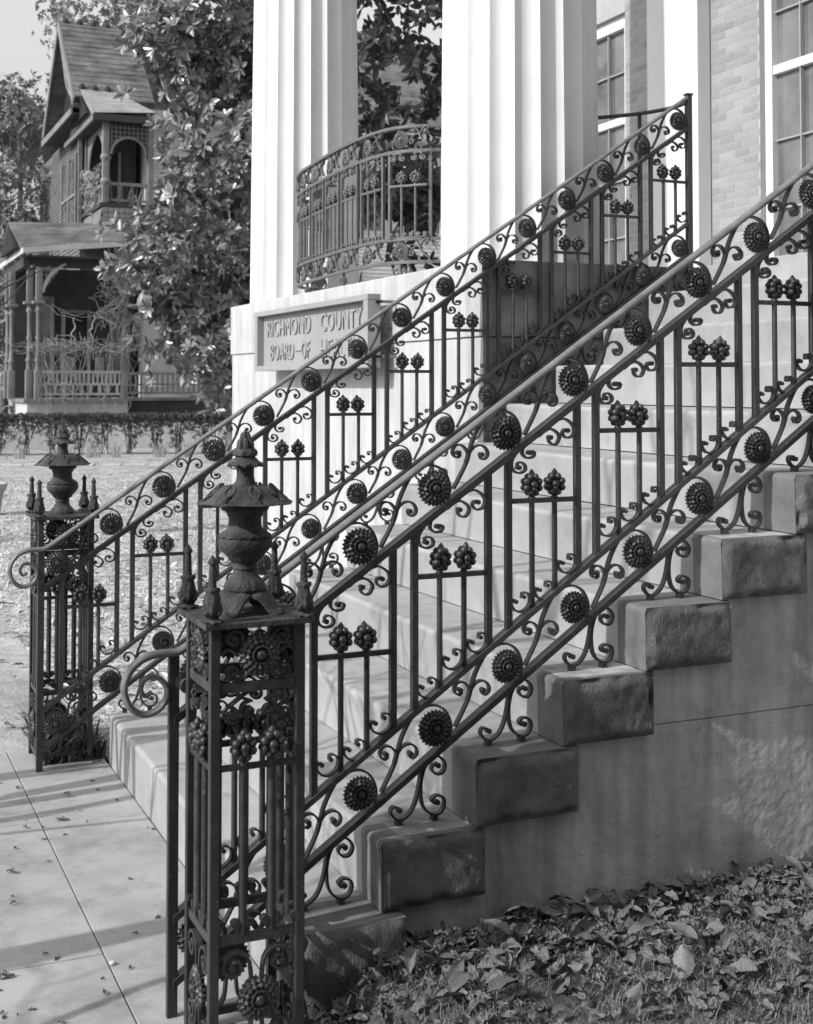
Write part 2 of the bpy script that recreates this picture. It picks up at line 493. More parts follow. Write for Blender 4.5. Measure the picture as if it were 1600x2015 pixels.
far_lawn = obj('far_lawn', grid_sheet(0.02, 40, 2.56, 60, 60, 80, lambda x, y: GZ-0.012+0.02*nz3(x, y, 0, 0.35)+0.01*nz3(x, y, 3, 1.7)).mesh('far_lawn', 'lawn', True))
far_lawn['kind'] = 'structure'
near_lawn = obj('lawn', grid_sheet(0.0, 6.0, -5.0, -0.06, 90, 70,
    lambda x, y: ground_z(x, y)).mesh('lawn', 'soil', True))
near_lawn['kind'] = 'structure'
dirt = obj('dirt_path', grid_sheet(-4.5, 0.02, 2.95, 40, 24, 60, lambda x, y: GZ-0.008+0.012*nz3(x, y, 2, 0.8)).mesh('dirt_path', 'dirt', True))
dirt['kind'] = 'structure'
# pavement: bed plus slabs with open joints
bed = MB(); bed.box(-3.6, 0.0, -6.5, 3.0, GZ-0.07, GZ-0.018)
pave = obj('pavement', bed.mesh('pavement_bed', 'joint')); pave['kind'] = 'structure'
def slab(x0, x1, y0, y1):
    mb = MB(); mb.bbox(x0+0.002, x1-0.002, y0+0.002, y1-0.002, GZ-0.016, GZ, 0.003)
    return part('paving_slab', mb, 'concrete', pave)
for i in range(-5, 2):
    y0 = 0.490+1.345*i
    for c in range(2):
        xx = -0.415-1.36*c
        slab(xx-1.36, xx, y0, min(y0+1.345, 2.96))
slab(-0.415, 0.0, -6.4, -2.3); slab(-0.415, 0.0, -2.3, 2.96)

# ================================================================== STAIRCASE
stairs = thing('stone_staircase', 'wide sandstone front steps with rough hewn block ends rising to the white portico', 'stairs', (0,0,0))
def step_mesh(x0, x1, z0, z1, yn, yf, seed, rough=True):
    mb = MB()
    e = 0.016
    prof = [(x0+0.004, z0), (x0+0.002, z1-0.030), (x0, z1-e), (x0+0.003, z1-0.007), (x0+0.010, z1-0.001), (x0+0.020, z1), (x1, z1), (x1, z0)]
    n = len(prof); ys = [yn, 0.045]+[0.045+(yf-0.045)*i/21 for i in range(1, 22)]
    for j, y in enumerate(ys):
        for i, (x, z) in enumerate(prof):
            wob = 0.0035*nz3(y*1.3, seed*3.1, i*0.2) + 0.0015*nz3(y*9, seed*5.7, i*0.3)
            wear = -0.006*math.exp(-((y-(yn+yf)/2)/0.7)**2) if 2 <= i <= 5 else 0.0
            mb.v.append((x+(wob if i < 6 else 0), y, z+wear+(wob*0.6 if i in (2,3,4,5) else 0)))
    for j in range(22):
        for i in range(n):
            a, b = j*n+i, j*n+(i+1) % n
            mb.f.append((a, b, b+n, a+n))
    mb.f.append(tuple(range(22*n, 23*n)))
    # hewn near end
    nx, nzv = 30, 20
    o = len(mb.v)
    for j in range(nzv+1):
        for i in range(nx+1):
            u, w = i/nx, j/nzv
            x, z = x0+0.004+(x1-x0-0.004)*u, z0+(z1-z0)*w
            m = min(u, 1-u)*(x1-x0); m2 = min(w, 1-w)*(z1-z0)
            d = min(1.0, min(m, m2)/0.022)
            # corners eaten away
            cz_ = 0.5+0.5*nz3(x*1.0, seed*2.3, z, 16)
            chip = max(0.0, cz_-0.52)*max(0.0, 1-min(m, m2)/0.035)*0.10
            y = yn - 0.018*d + (0.0045*nz3(x, seed*7+1, z, 8) + 0.0030*nz3(x, seed*3+9, z*0.6, 34) + 0.003*nz3(x*2.5, seed, z*0.6, 40))*d + chip
            if m < 1e-6 or m2 < 1e-6: y = yn + 0.0005
            mb.v.append((x, y, z))
    for j in range(nzv):
        for i in range(nx):
            a = o+j*(nx+1)+i
            mb.f.append((a, a+1, a+nx+2, a+nx+1))
    return mb
for k in range(10):
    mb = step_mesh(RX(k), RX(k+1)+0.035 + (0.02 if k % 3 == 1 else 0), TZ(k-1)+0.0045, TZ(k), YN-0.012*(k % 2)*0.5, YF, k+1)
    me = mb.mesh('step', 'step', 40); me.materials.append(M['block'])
    me.materials.append(M['block_shade_band'])
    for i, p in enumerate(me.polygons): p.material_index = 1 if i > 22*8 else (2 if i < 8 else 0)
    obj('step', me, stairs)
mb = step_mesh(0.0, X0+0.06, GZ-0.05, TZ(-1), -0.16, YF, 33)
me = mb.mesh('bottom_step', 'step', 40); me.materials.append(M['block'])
me.materials.append(M['block_shade_band'])
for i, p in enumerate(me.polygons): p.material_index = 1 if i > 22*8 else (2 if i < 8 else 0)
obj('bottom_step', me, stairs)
# stucco side wall below the blocks (two lifts with a joint between)
YW = -0.088
lo = [(0.31, GZ-0.1), (XP+0.02, GZ-0.1), (XP+0.02, 0.5705)]
k = 2
lo += [(RX(2)+0.01, 0.5705), (RX(2)+0.01, TZ(1)), (RX(1)+0.01, TZ(1)), (RX(1)+0.01, TZ(0)), (RX(1)+0.0, TZ(0)-0.001), (0.31, TZ(-1)+0.003)]
lo = [(0.335, GZ-0.1), (XP+0.02, GZ-0.1), (XP+0.02, 0.5705), (RX(2)+0.03, 0.5705), (RX(2)+0.03, TZ(1)), (RX(1)+0.03, TZ(1)), (RX(1)+0.03, TZ(0)), (RX(0)+0.075, TZ(0)), (0.335, TZ(0)-0.01)]
part('side_wall', MB().prism(lo, 'y', YW, YW+0.25), 'stucco', stairs)
up = [(RX(2)+0.03, 0.5735), (XP+0.02, 0.5735), (XP+0.02, TZ(4)), (RX(5)+0.03, TZ(4)), (RX(4)+0.03, TZ(4)), (RX(4)+0.03, TZ(3)), (RX(3)+0.03, TZ(3)), (RX(3)+0.03, TZ(2)), (RX(2)+0.03, TZ(2))]
part('side_wall', MB().prism(up, 'y', YW-0.002, YW+0.25), 'stucco', stairs)
part('wall_core', MB().box(0.5, XP, YW+0.03, YF-0.03, GZ-0.1, 0.33), 'joint', stairs)
part('wall_core', MB().prism([(0.6, 0.2), (3.3, 0.2), (3.3, 2.0), (3.1, 2.0)], 'y', YN+0.05, YF-0.01), 'joint', stairs)

# ================================================================== BUILDING (portico, facade)
bld = thing('portico_building', 'brick public building with white fluted Greek columns on a pale raised podium', 'building', (0,0,0))
YE = 7.38
def podium(y0, y1):
    for nm, mb in (('podium_wall', MB().bbox(XP+0.012, 6.4, y0+0.012 if y0 > 0 else y0, y1-0.014, GZ-0.1, 1.938, 0.006)), ('cap_course', MB().bbox(XP, 6.4, y0, y1, 1.942, FL, 0.006))):
        o = part(nm, mb, 'podium', bld)
        o.data.materials.append(M['flank'])          # the flank is bare stone
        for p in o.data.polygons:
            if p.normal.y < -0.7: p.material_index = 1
podium(2.565, YE)
podium(-6.0, -0.16)
part('landing_floor', MB().bbox(RX(10), 6.4, -0.155, 2.56, TZ(9)+0.003, FL, 0.006), 'step', bld)
part('landing_base', MB().box(RX(10)+0.05, 6.4, -0.15, 2.55, GZ-0.1, TZ(9)), 'podium', bld)
def column_mesh(h, seed):
    mb = MB(); NF, S = 20, 8
    for j in range(13):
        t = j/12; z = h*t
        r = 0.470*(1-0.155*t**1.25)
        for k in range(NF*S):
            u = (k % S)/S
            d = 0.036*(r/0.47)*(1-(2*u-1)**2)**0.85
            a = 2*math.pi*(k/(NF*S))
            rr = r-d
            mb.v.append((rr*math.cos(a), rr*math.sin(a), z))
    n = NF*S
    for j in range(12):
        for k in range(n):
            k2 = (k+1) % n
            mb.f.append((j*n+k, j*n+k2, (j+1)*n+k2, (j+1)*n+k))
    return mb
CH = 6.9
cme = column_mesh(CH-0.5, 1).mesh('column', 'white', 24)
cap = MB(); cap.lathe([(0.40, CH-0.5), (0.42, CH-0.42), (0.58, CH-0.22), (0.60, CH-0.2)], 32); cap.box(-0.62, 0.62, -0.62, 0.62, CH-0.2, CH)
capm = cap.mesh('capital', 'white', True)
for yc in (6.87, 3.07, -0.70, -4.5):
    c = obj('column', cme, bld, (2.50, yc, FL+0.002), rz=R(4))
    obj('capital', capm, c, (0,0,0.001), rz=-R(4))
part('entablature', MB().box(1.98, 3.02, -6.0, YE, FL+CH+0.004, FL+CH+1.5), 'white', bld)
part('portico_roof', MB().box(1.9, 6.5, -6.0, YE+0.1, FL+CH+1.504, FL+CH+1.9), 'white', bld)
# facade
XF = 6.40
WH = 9.6
YEND = 10.4
WZ0, WZ1 = 2.62, 5.62
wl_ = MB()
def wall_strip(y0, y1, z0, z1): wl_.box(XF, XF+0.4, y0, y1, z0, z1)
RW = (4.32, 5.66)     # right window opening
LW = (7.82, 9.16)     # left window opening
for a, b in ((-6, RW[0]), (RW[1], LW[0]), (LW[1], YEND)): wall_strip(a, b, GZ-0.1, WH)
for w in (RW, LW): wall_strip(w[0], w[1], GZ-0.1, WZ0); wall_strip(w[0], w[1], WZ1, WH)
part('wall', wl_, 'mortar', bld)
part('back_block', MB().box(XF+0.4, XF+9, -6.0, YEND, GZ-0.1, WH), 'brick', bld)
# pilasters
for yc in (6.775, 3.07, -0.7):
    part('pilaster', MB().bbox(XF-0.16, XF-0.012, yc-0.415, yc+0.415, FL+0.003, WH-0.2, 0.006), 'white', bld)
# bricks, one by one where the photo shows them
CZ = 0.0765
brs = {}
def brick(y0, y1, z):
    w = round(y1-y0, 3)
    key = (w, random.randint(0, 3))
    if key not in brs:
        d = 0.0015+0.0012*key[1]*0.5
        brs[key] = MB().box(-d, 0.01, 0.005, w-0.005, 0.0045, CZ-0.0045).mesh('brick', 'brick')
    obj('brick', brs[key], bld, (XF, y0, z))
nb = int((5.95-2.62)/CZ)
for i in range(nb):
    z = 2.62+i*CZ
    for (a, b) in ((RW[1]+0.0, 6.36), (7.18, LW[0])):
        y = b
        first = True
        while y > a+0.03:
            w = 0.226
            if first and i % 2: w = 0.113
            first = False
            y2 = max(a, y-w)
            if y-y2 > 0.03: brick(y2, y, z)
            y = y2
# remaining brickwork beyond: lower/upper facing as one sheet with printed courses
def wpart(name, x0, x1, y0, y1, z0, z1, m, parent, b=0.004): return part(name, MB().bbox(x0, x1, y0, y1, z0, z1, b), m, parent)
for (y0, y1) in (RW, LW):
    xg = XF+0.10
    win = part('window', MB().box(xg+0.02, xg+0.03, y0+0.02, y1-0.02, WZ0+0.02, WZ1-0.02), 'glass', bld)
    def sub(name, *a, m='white'):
        return part(name, MB().bbox(*a, 0.003), m, win)
    fx0, fx1 = XF+0.055, XF+0.14
    sub('frame', fx0, fx1, y0+0.004, y0+0.10, WZ0+0.004, WZ1-0.004)
    sub('frame', fx0, fx1, y1-0.10, y1-0.004, WZ0+0.004, WZ1-0.004)
    sub('frame', fx0, fx1, y0+0.102, y1-0.102, WZ1-0.14, WZ1-0.004)
    sub('sill', XF-0.03, fx1, y0+0.102, y1-0.102, WZ0+0.004, WZ0+0.07)
    sub('meeting_rail', fx0+0.01, fx1-0.01, y0+0.102, y1-0.102, 4.455, 4.535)
    for yy in (y0+(y1-y0)/3, y0+2*(y1-y0)/3):
        sub('muntin', fx0+0.02, xg+0.018, yy-0.007, yy+0.007, WZ0+0.072, 4.452, m='muntin')
        sub('muntin', fx0+0.02, xg+0.018, yy-0.007, yy+0.007, 4.538, WZ1-0.142, m='muntin')
    for zz in (3.25, 3.86, 5.02):
        sub('muntin', fx0+0.03, xg+0.012, y0+0.102, y1-0.102, zz-0.008, zz+0.008, m='muntin')
    part('curtain', MB().box(xg+0.10, xg+0.11, y0, y1, WZ0, 4.6), 'curtain', win)

# ================================================================== IRONWORK
FLOWER_R = 0.0555
def flower_mesh(r=FLOWER_R):
    """cast sunflower: serrated back disc, two rings of petals, bowl with beaded rim and boss; faces -y"""
    mb = MB()
    NP = 26
    # serrated back disc
    v = []; n = NP*2
    for yy in (0.004, -0.006):
        for k in range(n):
            a = 2*math.pi*k/n
            rr = r*(1.0 if k % 2 == 0 else 0.86)
            v.append((rr*math.cos(a), yy, rr*math.sin(a)))
    mb.add(v, [tuple(range(n)), tuple(range(2*n-1, n-1, -1))] + [(i, i+n, (i+1) % n+n, (i+1) % n) for i in range(n)])
    def petals(cnt, r0, r1, w, y0, ym, y1, off):
        for k in range(cnt):
            a = 2*math.pi*(k+off)/cnt
            c, s_ = math.cos(a), math.sin(a)
            def P(rad, tan, y): return (rad*c-tan*s_, y, rad*s_+tan*c)
            rm = (r0*0.4+r1*0.6)
            v = [P(r0, 0, y0), P(rm, -w, ym+0.003), P(rm, 0, ym-0.004), P(rm, w, ym+0.003), P(r1, 0, y1), P(rm, 0, ym+0.008)]
            mb.add(v, [(0,2,1), (0,3,2), (1,2,4), (2,3,4), (0,1,5), (0,5,3), (1,4,5), (3,5,4)])
    petals(20, r*0.42, r*0.97, r*0.165, -0.0085, -0.0100, -0.0062, 0.0)
    petals(14, r*0.32, r*0.76, r*0.175, -0.0130, -0.0150, -0.0105, 0.3)
    # bowl + beads + boss
    rings = [(r*0.43, -0.010), (r*0.42, -0.0185), (r*0.37, -0.0200), (r*0.31, -0.0130), (r*0.23, -0.0130), (r*0.21, -0.0190), (r*0.16, -0.0245), (r*0.05, -0.0270)]
    sg = 16
    vv = [(q*math.cos(2*math.pi*k/sg), y, q*math.sin(2*math.pi*k/sg)) for q, y in rings for k in range(sg)]
    ff = [(i*sg+k, i*sg+(k+1) % sg, (i+1)*sg+(k+1) % sg, (i+1)*sg+k) for i in range(len(rings)-1) for k in range(sg)]
    ff.append(tuple(range((len(rings)-1)*sg, len(rings)*sg)))
    mb.add(vv, ff)
    for k in range(14):
        a = 2*math.pi*k/14
        mb.ball((r*0.395*math.cos(a), -0.0195, r*0.395*math.sin(a)), r*0.052, r*0.052, r*0.052, 5, 3)
    return mb
def bud_mesh():
    """rosette bud: eight round petals about a centre on both faces, calyx below, small pointed tip; base at z=0"""
    mb = MB(); cz = 0.045
    mb.ball((0, 0, cz), 0.026, 0.017, 0.028, 10, 6)
    for side in (-1, 1):
        for k in range(8):
            a = 2*math.pi*k/8+0.39
            mb.ball((0.0250*math.cos(a), side*0.010, cz+0.0265*math.sin(a)), 0.0118, 0.0120, 0.0118, 7, 5)
        mb.lathe([(0.0125, 0), (0.0115, 0.006), (0.0075, 0.010), (0.0, 0.011)], 8)
        n = 8
        vv = mb.v[-(4*n):]
        mb.v[-(4*n):] = [(p[0], side*(0.016+p[2]), cz+p[1]) for p in vv]
    for k in range(4):
        a = math.pi/2*k
        mb.ball((0.024*math.cos(a), 0.022*math.sin(a)*0.8, cz-0.012), 0.009, 0.009, 0.011, 6, 4)
    mb.lathe([(0.0105, -0.004), (0.0130, 0.003), (0.0100, 0.008), (0.0105, 0.012), (0.0160, 0.022), (0.012, 0.03)], 10)
    mb.lathe([(0.0115, cz+0.024), (0.0125, cz+0.034), (0.0080, cz+0.043), (0.001, cz+0.051)], 6)
    return mb
STEM = [(-0.1857,-0.1734),(-0.1585,-0.1265),(-0.1374,-0.0848),(-0.1205,-0.0273),(-0.095,0.0225),(-0.0693,0.053),(-0.0348,0.0698),(-0.0044,0.0702),(0.0262,0.0544),(0.0438,0.0263),(0.0504,-0.0055),(0.0416,-0.0329)]
STEM = [(x*1.0+0.006, z) for x, z in STEM]
LCURL = [(-0.1374,-0.095),(-0.129,-0.0697),(-0.1332,-0.054),(-0.1502,-0.0379),(-0.1713,-0.0371),(-0.1818,-0.0522),(-0.1797,-0.0677),(-0.167,-0.0759),(-0.1565,-0.0686),(-0.1628,-0.0606)]
RCURL = [(-0.1374,-0.095),(-0.1269,-0.0659),(-0.1077,-0.0433),(-0.0821,-0.0384),(-0.0628,-0.0527),(-0.0606,-0.0723),(-0.0756,-0.0834),(-0.0863,-0.0752),(-0.082,-0.0675)]
RW_ = 0.021; RT = 0.0068
def scroll_mesh():
    mb = MB()
    mb.ribbon(cr(STEM, 4), RW_, RT)
    mb.ribbon(cr(LCURL, 3), RW_*0.95, RT*0.85, eye=0.0078)
    mb.ribbon(cr(RCURL, 3), RW_*0.95, RT*0.85, eye=0.0078)
    return mb
T1 = [(0.075,0.990),(0.0595,0.9748),(0.053,0.9600),(0.053,0.9437),(0.0682,0.9312),(0.0901,0.9342),(0.0967,0.9477),(0.0857,0.954),(0.077,0.9485)]
T2 = [(0.075,0.990),(0.045,0.9640),(0.0184,0.9335),(0.0119,0.9103),(0.0206,0.8904),(0.0422,0.8835),(0.0617,0.8923),(0.0617,0.908),(0.0465,0.9185),(0.0335,0.9132),(0.0379,0.9013)]
T3 = [(0.150,1.030),(0.1651,1.0499),(0.190,1.0580),(0.2098,1.0604),(0.2368,1.0436),(0.2458,1.0232),(0.2367,1.0036),(0.2142,0.9984),(0.2008,1.0129),(0.2075,1.0266),(0.2188,1.0222)]
T4 = [(0.110,1.004),(0.1252,1.0156),(0.1385,1.0231),(0.1562,1.0284),(0.1785,1.0177),(0.1896,1.0013),(0.1784,0.9799),(0.1606,0.9786),(0.1496,0.9909),(0.154,1.0007)]
B1 = [(0.1142,0.5281),(0.106,0.5350),(0.0995,0.5290),(0.0989,0.5177),(0.112,0.5009),(0.1339,0.495),(0.156,0.5049),(0.167,0.5236),(0.1648,0.5435),(0.1516,0.5544),(0.1383,0.5516),(0.1428,0.5414)]
FLc = [(0.1837,0.1672),(0.1768,0.1159),(0.1653,0.0692),(0.1471,0.0353),(0.1199,0.0165),(0.0974,0.0209),(0.0818,0.0384),(0.084,0.0539),(0.0975,0.0565),(0.1087,0.0454)]
FRc = [(0.1906,0.1585),(0.1814,0.1155),(0.1835,0.0673),(0.1949,0.0382),(0.2201,0.0185),(0.2478,0.0206),(0.2617,0.0432),(0.2572,0.0658),(0.2341,0.0742),(0.2179,0.0638),(0.2248,0.0511),(0.2363,0.0539)]
FTc = [(0.187,0.150),(0.1975,0.1699),(0.209,0.1929),(0.2344,0.1966),(0.2575,0.1804),(0.2644,0.1596),(0.2527,0.1406),(0.2319,0.1406),(0.2181,0.1559),(0.2251,0.1693),(0.2389,0.166)]
ME = {}
ME['flower'] = flower_mesh().mesh('flower', 'iron', 35)
ME['bud'] = bud_mesh().mesh('bud', 'iron', 60)
ME['scroll'] = scroll_mesh().mesh('scroll', 'iron', 40)
sc_end = MB(); sc_end.ribbon(cr([(-0.055,0.058)]+STEM[6:], 4), RW_, RT)
ME['scroll_end'] = sc_end.mesh('scroll', 'iron', 40)
def curls(lists, w=0.019, t=0.0062, eye=0.0080):
    mb = MB()
    for L in lists: mb.ribbon(cr(L, 3), w, t, eye=eye)
    return mb
ME['top_l'] = curls([T1, T2]).mesh('top_scroll', 'iron', 40)
ME['top_r'] = curls([T3, T4]).mesh('top_scroll', 'iron', 40)
def b1(dx):
    mb = MB()
    mb.ribbon(cr(B1, 3), 0.019, 0.006, eye=0.0068)
    mb.ribbon(cr(list(reversed(B1))[6:], 3), 0.018, 0.005, eye=0.0070)
    return mb
ME['bot'] = b1(0).mesh('bottom_scroll', 'iron', 40)
fm = curls([FLc, FRc, FTc], 0.020, 0.0068, 0.0085)
for fx in (0.1086, 0.227): fm.box(fx-0.009, fx+0.009, -0.012, 0.012, -0.004, 0.018)
ME['foot'] = fm.mesh('foot_scroll', 'iron', 40)
VOL = [(-0.39+0.010,0.813),(-0.40,0.803),(-0.411,0.822),(-0.405,0.845),(-0.385,0.856),(-0.356,0.846),(-0.336,0.815),(-0.345,0.778),(-0.37,0.757),(-0.405,0.752),(-0.440,0.775),(-0.458,0.820),(-0.450,0.862),(-0.425,0.895),(-0.39,0.913),(-0.35,0.918),(-0.315,0.918),(-0.295,0.924)]
PX0, PP, PW = 0.1045, 0.3287, 0.2565
def bar_between(mb, x, z0, z1, h=0.0105): return mb.bbox(x-h, x+h, -h, h, z0, z1, 0.002)
def slope_rail(zc, th, w, x0, x1):
    hb = th/2*math.sqrt(1+SL*SL)
    return MB().prism([(x0, zc+SL*x0-hb), (x1, zc+SL*x1-hb), (x1, zc+SL*x1+hb), (x0, zc+SL*x0+hb)], 'y', -w/2, w/2)
def make_railing(y, label):
    root = thing('stair_railing', label, 'railing', (0, y, 0), 0, 'ornamental iron railings of the stairs')
    P = lambda n, me, loc=(0,0,0), **k: obj(n, me, root, loc, **k)
    X1 = 3.315
    path = [(p[0], 0, p[1]) for p in cr(VOL, 5)] + [(x, 0, 1.120+SL*x) for x in [-0.28+i*(X1+0.28)/14 for i in range(15)]]
    npth = len(path); nv = len(path)-15
    rad = [0.0062+0.0053*min(1.0, i/(nv*0.8)) for i in range(npth)]
    hm = MB().tube(path, rad, 10, sy=1.75, up=(0,1,0)).mesh('handrail', 'handrail', 60)
    P('handrail', hm)
    # flat bar under the handrail and the three lower rails
    P('rail', slope_rail(0.942, 0.020, 0.040, -0.318, X1).mesh('rail', 'iron'))
    P('rail', slope_rail(0.385, 0.017, 0.036, -0.318, X1).mesh('rail', 'iron'))
    P('rail', slope_rail(0.205, 0.018, 0.036, -0.318, X1).mesh('rail', 'iron'))
    ep = MB(); ep.bbox(-0.333, -0.303, -0.011, 0.011, GZ-0.02, 0.912, 0.003)
    P('end_post', ep.mesh('end_post', 'iron'))
    ep = MB(); ep.bbox(X1-0.003, X1+0.030, -0.016, 0.016, TZ(9)-0.001, 1.135+SL*X1, 0.003); ep.bbox(X1-0.008, X1+0.036, -0.021, 0.021, 1.136+SL*X1, 1.148+SL*X1, 0.003)
    P('end_post', ep.mesh('end_post', 'iron'))
    for k in range(-1, 14):
        for zc in (1.022, 0.283):
            if k == 13 and zc < 0.5: pass
            x = 0.25*k
            z = zc+SL*x
            f = P('flower', ME['flower'], (x, -0.004, z))
            f.rotation_euler = (random.gauss(0, 0.05), random.uniform(0, 6.28), random.gauss(0, 0.06))
            fs_ = random.uniform(0.955, 1.035); f.scale = (fs_, fs_, fs_)
            q = P('scroll', ME['scroll_end' if k == -1 else 'scroll'], (x+random.gauss(0, 0.0015), 0.0, z)); q.rotation_euler = (0, random.gauss(0, 0.012), random.gauss(0, 0.01))
    for j in range(-1, 10):
        xl = PX0+PP*j
        xr = xl+PW
        z2 = lambda x: 0.942-0.012+SL*x
        z3 = lambda x: 0.385+0.010+SL*x
        P('bar', bar_between(MB(), xl, z3(xl)-0.006, z2(xl)+0.006).mesh('bar', 'iron'))
        if j < 9: P('bar', bar_between(MB(), xr, z3(xr)-0.006, z2(xr)+0.006).mesh('bar', 'iron'))
        zc = SL*xl+0.795
        P('crossbar', MB().bbox(xl+0.012, xr-0.012, -0.008, 0.008, zc-0.008, zc+0.008, 0.002).mesh('crossbar', 'iron'))
        for sx in (0.0866, 0.1707):
            x = xl+sx
            P('spindle', MB().lathe([(0.0092, z3(x)), (0.0092, zc-0.006)], 10, (x, 0, 0)).mesh('spindle', 'iron', True))
            b = P('bud', ME['bud'], (x, 0, zc+0.006))
            b.rotation_euler = (random.gauss(0, 0.03), random.gauss(0, 0.05), random.uniform(-0.35, 0.35))
        P('top_scroll', ME['top_l'], (xl+random.gauss(0, 0.001), 0, SL*xl+random.gauss(0, 0.001)))
        P('top_scroll', ME['top_r'], (xl, 0, SL*xl-0.004))
        for dx in (-0.0895, -0.0025, 0.0835):
            q = P('bottom_scroll', ME['bot'], (xl+dx, 0, SL*(xl+dx)-0.003)); q.scale = (1, 1, random.uniform(0.97, 1.03))
    for k in range(-1, 10):
        P('foot_scroll', ME['foot'], (RX(k), 0, TZ(k)))
    return root
near_rail = make_railing(0.006, 'nearer wrought iron stair railing with sunflowers, running beside the rough block ends')
far_rail = copy_tree(near_rail)
far_rail.location.y = 2.538
far_rail['label'] = 'farther wrought iron stair railing with sunflowers, standing in front of the pale podium'
# one casting of the far railing has lost its face
for ch in [o for o in bpy.data.objects if o.parent == far_rail and o.name.startswith('flower')]:
    if abs(ch.location.x-0.25) < 0.01 and ch.location.z < 0.6:
        mb = MB(); n = 52
        v = []
        for yy in (0.004, -0.006):
            for k in range(n):
                a = 2*math.pi*k/n; rr = 0.0555*(1.0 if k % 2 == 0 else 0.87)
                v.append((rr*math.cos(a), yy, rr*math.sin(a)))
        mb.add(v, [tuple(range(n)), tuple(range(2*n-1, n-1, -1))] + [(i, i+n, (i+1) % n+n, (i+1) % n) for i in range(n)])
        mb.ribbon(spiral(0.004, 0.0, 0.040, 0.006, -2.2, 1.2), 0.02, 0.006, y=-0.014, eye=0.010)
        ch.data = mb.mesh('flower_back', 'iron')
        ch.rotation_euler = (0,0,0)
        ch['label'] = 'broken sunflower showing only its notched back plate and a scroll'

# ------------------------------------------------------------------ newel posts
def finial_mesh():
    """corner finial: twisted acanthus bulb below an eight sided tapering shaft with a pointed cap"""
    mb = MB()
    pr = [(0.0,0.0),(0.026,0.001),(0.027,0.006),(0.016,0.010),(0.014,0.013),(0.0195,0.019),(0.0228,0.028),(0.0232,0.037),(0.0212,0.049),(0.0182,0.061),(0.0160,0.072),(0.0160,0.079),(0.0195,0.084),(0.0185,0.089),(0.0120,0.091)]
    def mod(i, r, z, a):
        if 1 <= i <= 2: r *= 1+0.14*math.cos(8*a)
        elif 4 <= i <= 13:
            c = math.cos(4*a+0.8*math.sin(z*75))
            r *= 1+0.13*c+0.055*math.cos(12*a+z*50)
            z += 0.002*math.cos(8*a)
        return r, z
    mb.lathe(pr, 40, mod=mod)
    mb.lathe([(0.0118,0.088),(0.0112,0.096),(0.0090,0.150),(0.0090,0.151),(0.0128,0.154),(0.0124,0.160),(0.0,0.178)], 8)
    for k in range(4):
        a = k*math.pi/2+math.pi/4
        mb.ball((0.0215*math.cos(a), 0.0215*math.sin(a), 0.027), 0.0085, 0.0085, 0.0085, 6, 4)
    return mb
